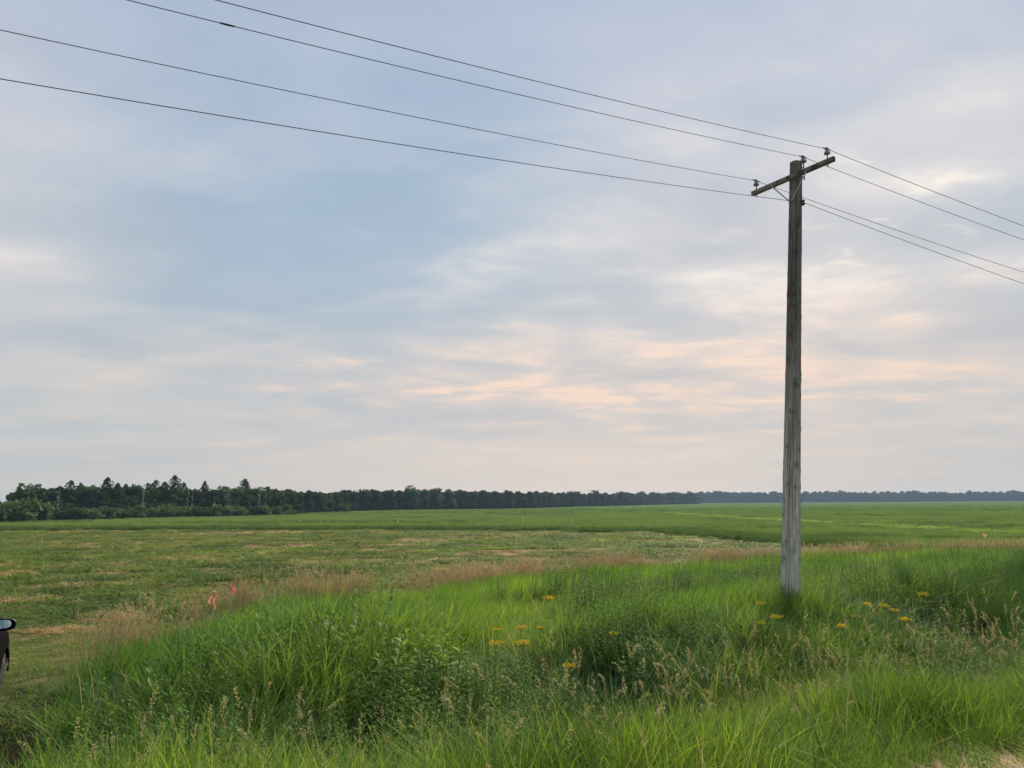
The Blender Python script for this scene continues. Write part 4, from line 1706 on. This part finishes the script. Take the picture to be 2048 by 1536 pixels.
for u, v in ((430, 985), (470, 990), (500, 985), (530, 985), (545, 990), (455, 980)):
    tree_at('loose', 'leaf_mid', u, v, 'young_aspen', 'lighter green young tree with pale trunk at the right of the grove',
            'young trees at the right end of the grove', 2.0, .9)
for u, v, lab in ((120, 976, 'bare pale trunk left in the grove beside the dark round tree'),
                  (289, 972, 'bare pale trunk in the middle of the left grove'),
                  (377, 980, 'left one of two bare pale trunks close together'),
                  (386, 976, 'right one of two bare pale trunks close together'),
                  (456, 975, 'bare pale trunk left of the pointed tree near the grove end'),
                  (461, 972, 'forked pale bare trunk beside another near the grove end'),
                  (522, 972, 'bare pale trunk last to the right in the grove'),
                  (531, 978, 'short bare trunk behind the last one of the grove')):
    tree_at('bare', None, u, v, 'bare_tree', lab, 'bare pale trunks in the left grove', 1.0)
for u, v, H_, cm, lab, wd in ((2, 1005, 0, 'leaf_mid', 'green willow bush at the very left edge', 1.2),
                              (30, 994, 0, 'leaf_mid', 'large rounded bush left of the grove', 1.3),
                              (54, 994, 0, 'leaf_pale', 'yellowish topped bush in front of the dark round tree', 1.2),
                              (95, 1003, 0, 'leaf_mid', 'narrow dark bush at the foot of the dark round tree', .7),
                              (680, 1003, 0, 'leaf_mid', 'lone round bush before the wood right of the grove', 1.1),
                              (645, 1009, 0, 'leaf_mid', 'low bush left of the lone round one', 1.0)):
    tree_at('shrub', cm, u, v, 'bush', lab, 'bushes in front of the woods', -4.0, wd)
u = 122
while u < 572:
    tree_at('shrub', random.choice(['leaf_mid', 'leaf_mid', 'leaf_pale']), u, random.uniform(1007, 1014) + (u - 120) * -.006, 'bush',
            ('grey green bush under the first pointed trees of the left grove' if u < 235 else
             'grey green bush under the tallest tree of the left grove' if u < 385 else
             'grey green bush under the pale trunks at the right of the left grove'), 'bushes along the foot of the left grove',
            random.uniform(-5, -2), random.uniform(.9, 1.3))
    u += random.uniform(13, 20)

# front trees of the wood behind the field, spaced evenly on the ground
path = [(u, wood_edge(u)) for u in range(560, 1396, 6)]
last = None
GW = 'front trees of the long wood behind the crop'
for (u, Y) in path:
    X = (u - 1024) / 1550 * Y
    if last is not None and math.hypot(X - last[0], Y - last[1]) < 5.2 * (1 + Y / 700): continue
    last = (X, Y)
    v = float(np.interp(u, [560, 640, 700, 760, 860, 960, 1080, 1200, 1300, 1395], [975, 980, 974, 974, 975, 975, 979, 981, 984, 986]))
    v += random.uniform(-5.5, 2.0)
    midl = 800 < u < 900 and random.random() < .6
    tree_at('broad', 'leaf_mid' if midl else 'leaf_dark', u, v, 'wood_tree',
            'lighter green tree in the front of the long wood' if midl else
            ('dark round crowned tree between the left grove and the tall part of the long wood' if u < 690 else
             'dark round crowned tree in the tall near part of the long wood' if u < 960 else
             'dark round crowned tree in the middle of the long wood' if u < 1180 else
             'small looking dark tree in the far right end of the long wood'),
            'lighter trees in the front of the long wood' if midl else GW, random.uniform(0, 5), random.uniform(.95, 1.25))

# undergrowth and back rows of the woods: one mass
for i in range(4):
    V, F = [], []
    (V, F), mb = tree_mesh('broad', 10.0)
    PROTO.setdefault('woodmass', []).append(bpy.data.objects.new('woodmass.%d' % i, mesh_from('woodmass', V, F, M['leaf_dark'])))
    (V, F), mb = tree_mesh('broad', 16.0)
    PROTO.setdefault('farmass', []).append(bpy.data.objects.new('farmass.%d' % i, mesh_from('farmass', V, F, M['leaf_far'])))
xs_, ys_, ss_ = [], [], []
for u in np.arange(-420, 1398, 2.2):
    Ye = wood_edge(u)
    for row in range(3):
        Y = Ye + 9 + row * 7 + rng.uniform(-2, 2)
        uu = u + rng.uniform(-3, 3)
        v = float(np.interp(uu, [0, 60, 130, 560, 640, 700, 760, 860, 960, 1080, 1200, 1300, 1395],
                            [973, 970, 966, 972, 982, 978, 978, 979, 979, 983, 985, 987, 989])) + rng.uniform(0, 4) + (12 * abs(vnoise(uu, 0, 22, 77) - .3) if 0 < uu < 560 else 0)
        if uu < 40: v += 30
        p = at(uu, v, Y)
        xs_.append(p.x); ys_.append(Y); ss_.append(max(p.z, 2) / 10.4)
        # low undergrowth in front
    p = at(u, 1000, Ye + 3)
    xs_.append(p.x); ys_.append(Ye + 4); ss_.append(.42)
o = scatter('woodland', ['woodmass'], np.array(xs_), np.array(ys_), np.array(ss_), z=np.array(xs_) * 0 - .3, sc_var=.06)
tag(o, 'dense dark wood standing behind the front trees', 'woodland', kind='stuff')
xs_, ys_, ss_ = [], [], []
for X in np.arange(190, 1500, 5.0):
    for row in range(4):
        Y = 1270 + row * 14 + rng.uniform(-6, 6)
        xs_.append(X + rng.uniform(-6, 6)); ys_.append(Y)
        ss_.append(rng.uniform(.72, 1.0) * (1 + .35 * (vnoise(X, 0, 60, 99) - .4)) * 1.30)
o = scatter('distant_woods', ['farmass'], np.array(xs_), np.array(ys_), np.array(ss_), z=np.array(xs_) * 0 - 3.5, sc_var=.1)
tag(o, 'hazy blue line of woods on the horizon at the right', 'woodland', kind='stuff')
for (u, v, lab) in ((1940, 978, 'taller round tree standing above the hazy woods at the right'),
                    (2028, 979, 'flat topped tree above the hazy woods at the right edge')):
    p = at(u, v, 1262)
    tree('broad', 'leaf_dark', p.x, p.y, p.z, 'distant_tree', lab, 'single trees above the hazy woods', 1.0)

# ------------------------------------------------------------------ parked car
M['paint'] = simple('car_paint', (.012, .0115, .0105), .6, 0, .05, 3, coat=0.0, spec=0.0)
M['plastic'] = simple('black_plastic', (.012, .012, .013), .5, 0, .1, 30)
M['rubber'] = simple('tyre_rubber', (.012, .012, .012), .85, 0, .2, 30)
M['alloy'] = simple('wheel_alloy', (.035, .035, .037), .5, .3, .05, 10)
M['mirror'] = simple('mirror_glass', (.34, .50, .52), .06, 1.0, .02, 3)
M['lamp'] = simple('red_lamp', (.30, .02, .02), .2, 0, .05, 5, coat=.8)
gm, gg_ = mat('car_glass')
bs_ = gg_.n('ShaderNodeBsdfPrincipled')
bs_.inputs['Base Color'].default_value = (.012, .016, .018, 1)
bs_.inputs['Roughness'].default_value = .05
bs_.inputs['Coat Weight'].default_value = .5
out(gg_, bs_.outputs[0])
M['glass'] = gm

CAR_H = R(23)                      # heading, left of straight ahead
car = empty('parked_car', (-9.22, 12.55, 0), CAR_H)
car.location.z = gz(-8.8, 13.6)
tag(car, 'dark grey car parked on the mown entrance, cut off by the left edge', 'car')
# stations along the length: y, half width at sill, at belt, at roof; z sill, belt, roof
ST = [(-2.25, .62, .70, .40, .45, .80, .90), (-2.15, .80, .86, .58, .30, .95, 1.20), (-1.75, .88, .92, .62, .24, 1.00, 1.60),
      (-1.2, .91, .935, .64, .23, 1.01, 1.68), (-.4, .915, .94, .65, .23, 1.00, 1.70), (.2, .915, .94, .63, .23, .99, 1.64),
      (.75, .91, .935, .60, .24, .98, 1.32), (1.1, .90, .93, .70, .25, .97, 1.06), (1.6, .88, .90, .66, .27, .90, .95),
      (2.0, .84, .85, .58, .30, .78, .82), (2.25, .68, .70, .40, .38, .60, .66)]


ST = [q[:5] + (q[5] * 1.13, q[6] * 1.10) for q in ST]


def car_body():
    bm = bmesh.new()
    rows = []
    for (y, ws, wb, wr_, zs, zb, zr) in ST:
        pr = [(0, zs - .02), (ws * .9, zs - .02), (ws, zs + .05), (ws + .012, zs + .22), (wb + .006, (zs + zb) / 2 + .05), (wb, zb - .10),
              (wb - .03, zb), (wr_ + (wb - .03 - wr_) * .45, zb + (zr - zb) * .55), (wr_, zr - .05), (wr_ - .12, zr), (0, zr + .02)]
        full = [(-a, b) for a, b in pr[::-1]][:-1] + [p for p in pr] if False else [(a, b) for a, b in pr] + [(-a, b) for a, b in pr[-2:0:-1]]
        rows.append([bm.verts.new((a, y, b)) for a, b in full])
    n = len(rows[0])
    for i in range(len(rows) - 1):
        for j in range(n):
            bm.faces.new([rows[i][j], rows[i][(j + 1) % n], rows[i + 1][(j + 1) % n], rows[i + 1][j]])
    bm.faces.new(rows[0]); bm.faces.new(rows[-1][::-1])
    bmesh.ops.recalc_face_normals(bm, faces=bm.faces[:])
    me = bpy.data.meshes.new('body')
    bm.to_mesh(me); bm.free()
    me.materials.append(M['paint'])
    me.polygons.foreach_set('use_smooth', np.ones(len(me.polygons), dtype=bool))
    o = link('body', me, car)
    sb = o.modifiers.new('sub', 'SUBSURF'); sb.levels = 2; sb.render_levels = 2
    # wheel arches cut with cylinders
    for sy in (-1.38, 1.38):
        V, F = lathe([(.385, -1.3), (.385, 1.3)], 40, Matrix.Translation((0, sy, .36)) @ Matrix.Rotation(math.pi / 2, 4, 'Y'))
        c = bpy.data.objects.new('arch_cut', mesh_from('arch_cut', V, F, M['plastic']))
        c.parent = car
        b = o.modifiers.new('arch', 'BOOLEAN')
        b.object = c; b.operation = 'DIFFERENCE'; b.solver = 'EXACT'
        CUT.append(c)
    return o


CUT = []
body = car_body()
for c in CUT:
    COL.objects.link(c)
bpy.context.view_layer.update()
dg = bpy.context.evaluated_depsgraph_get()
me2 = bpy.data.meshes.new_from_object(body.evaluated_get(dg))
body.modifiers.clear()
body.data = me2
for c in CUT:
    bpy.data.objects.remove(c)
for sy in (-1.38, 1.38):
    for sx in (-1, 1):
        w = MB()
        T = Matrix.Translation((sx * .755, sy, .345)) @ Matrix.Rotation(math.pi / 2, 4, 'Y')
        w.add(*lathe([(.20, -.11), (.31, -.112), (.34, -.09), (.345, -.05), (.345, .05), (.34, .09), (.31, .112), (.20, .11)], 36, T))
        wo = w.build('wheel', M['rubber'], car, smooth=True)
        r_ = MB()
        zz = .113 * sx
        r_.add(*lathe([(.03, zz * .9), (.05, zz * 1.02), (.215, zz * 1.02), (.222, zz * .8)] if sx > 0 else
                      [(.222, zz * .8), (.215, zz * 1.02), (.05, zz * 1.02), (.03, zz * .9)], 24, T))
        r_.build('rim', M['alloy'], wo, smooth=True)
        f_ = MB()      # wheel arch lining and lip
        pts = [Vector((sx * .893, sy + .395 * math.cos(a), .36 + .395 * math.sin(a))) for a in np.linspace(-.25, math.pi + .25, 20)]
        f_.add(*tube(pts, .018, 6))
        f_.build('wheel_arch', M['plastic'], car, smooth=True)
    f_ = MB()
    f_.add(*lathe([(.37, -.70), (.37, .70)], 24, Matrix.Translation((0, sy, .40)) @ Matrix.Rotation(math.pi / 2, 4, 'Y')))
    f_.build('wheel_well', M['plastic'], car)
for sx in (-1, 1):
    # side windows, three panes
    for (y0, y1, t0, t1) in ((-1.15, -.42, -1.05, -.42), (-.36, .38, -.36, .18), (-1.75, -1.22, -1.55, -1.14)):
        V = []
        for (y_, hi_) in ((y0, 0), (y1, 0), (t1, 1), (t0, 1)):
            row = min(ST, key=lambda q: abs(q[0] - y_))
            wb, wr_, zb, zr = (float(np.interp(y_, [q[0] for q in ST], [q[k] for q in ST])) for k in (2, 3, 5, 6))
            x_ = (wb - .035) if not hi_ else wr_ + .07
            z_ = zb + .03 if not hi_ else zr - .14
            V.append(Vector((sx * x_, y_, z_)))
        W2 = [v + Vector((-sx * .03, 0, 0)) for v in V]
        V = [v + Vector((sx * .012, 0, 0)) for v in V]
        w = MB()
        w.add(V + W2, [[0, 1, 2, 3], [7, 6, 5, 4], [0, 4, 5, 1], [1, 5, 6, 2], [2, 6, 7, 3], [3, 7, 4, 0]])
        w.build('side_window', M['glass'], car)
    # door handles, sill, mirror
    for y_ in (-.95, -.05):
        w = MB(); w.add(*box((sx * .95, y_, .90), .035, .20, .035, bev=.01)); w.build('door_handle', M['plastic'], car)
    w = MB(); w.add(*box((sx * .925, 0, .27), .04, 1.9, .12, bev=.015)); w.build('sill', M['plastic'], car)
    w = MB()
    w.add(*tube([(sx * .88, .52, 1.15), (sx * .94, .52, 1.18), (sx * .97, .52, 1.21)], [.045, .035, .04], 8))
    prof = []
    # mirror housing: tapered shell seen from behind
    ring_n = 20
    V, F = [], []
    for i, (dy_, k_) in enumerate(((-.05, 1.0), (-.045, 1.06), (0, 1.05), (.06, .9), (.10, .6), (.12, .2))):
        for j in range(ring_n):
            a = 2 * math.pi * j / ring_n
            ca, sa = math.cos(a), math.sin(a)
            ex = .135 * math.copysign(abs(ca) ** .6, ca) * k_
            ez = .095 * math.copysign(abs(sa) ** .7, sa) * k_ * (1 - .22 * ca * sx * (1 if sx > 0 else 1))
            V.append(Vector((sx * (1.02) + ex, .52 + dy_, 1.235 + ez)))
    for i in range(5):
        for j in range(ring_n):
            F.append([i * ring_n + j, i * ring_n + (j + 1) % ring_n, (i + 1) * ring_n + (j + 1) % ring_n, (i + 1) * ring_n + j])
    F.append([5 * ring_n + j for j in range(ring_n)])
    w.add(V, F)
    mo = w.build('door_mirror', M['plastic'], car, smooth=True)
    w = MB()
    ringv = [Vector((v.x * 1, v.y + .006, v.z)) for v in V[:ring_n]]
    cen = sum(ringv, Vector()) / ring_n
    gv = [cen + Vector((-sx * .02, 0, .012)) + (v - cen) * .70 for v in ringv]
    gv = [Vector((v.x, v.y - .02 + .16 * (v.z - cen.z), v.z)) for v in gv]
    w.add(gv, [list(range(ring_n))])
    w.build('mirror_glass', M['mirror'], mo)
w = MB(); w.add(*box((0, -2.20, .38), 1.5, .14, .16, bev=.03)); w.build('rear_bumper', M['plastic'], car)
w = MB(); w.add(*box((0, 2.18, .36), 1.4, .14, .18, bev=.03)); w.build('front_bumper', M['plastic'], car)
w = MB()
w.add([(-.50, -2.13, 1.16), (.50, -2.13, 1.16), (.50, -1.82, 1.50), (-.50, -1.82, 1.50)], [[0, 1, 2, 3]])
w.build('rear_window', M['glass'], car)
w = MB()
w.add([(-.60, 1.06, 1.09), (.60, 1.06, 1.09), (.52, .42, 1.52), (-.52, .42, 1.52)], [[3, 2, 1, 0]])
w.build('windscreen', M['glass'], car)
for sx in (-1, 1):
    w = MB(); w.add(*box((sx * .72, -2.12, .90), .22, .12, .16, bev=.03)); w.build('tail_lamp', M['lamp'], car)

# ------------------------------------------------------------------ haze
hb = MB()
hb.add(*box((0, 0, 0), 5400, 3100, 25))
hz_me = hb.mesh('haze', [])
m, gg = mat('haze_air')
pv = gg.n('ShaderNodeVolumePrincipled')
pv.inputs['Color'].default_value = (.50, .68, .95, 1)
pv.inputs['Density'].default_value = HAZE = .00018
pv.inputs['Anisotropy'].default_value = .2
om = gg.n('ShaderNodeOutputMaterial')
gg.l(pv.outputs[0], om.inputs['Volume'])
hz_me.materials.append(m)
ho = link('haze', hz_me, loc=(0, 1180, 11.2))
tag(ho, 'thin bluish summer haze over the field', 'haze', kind='stuff')
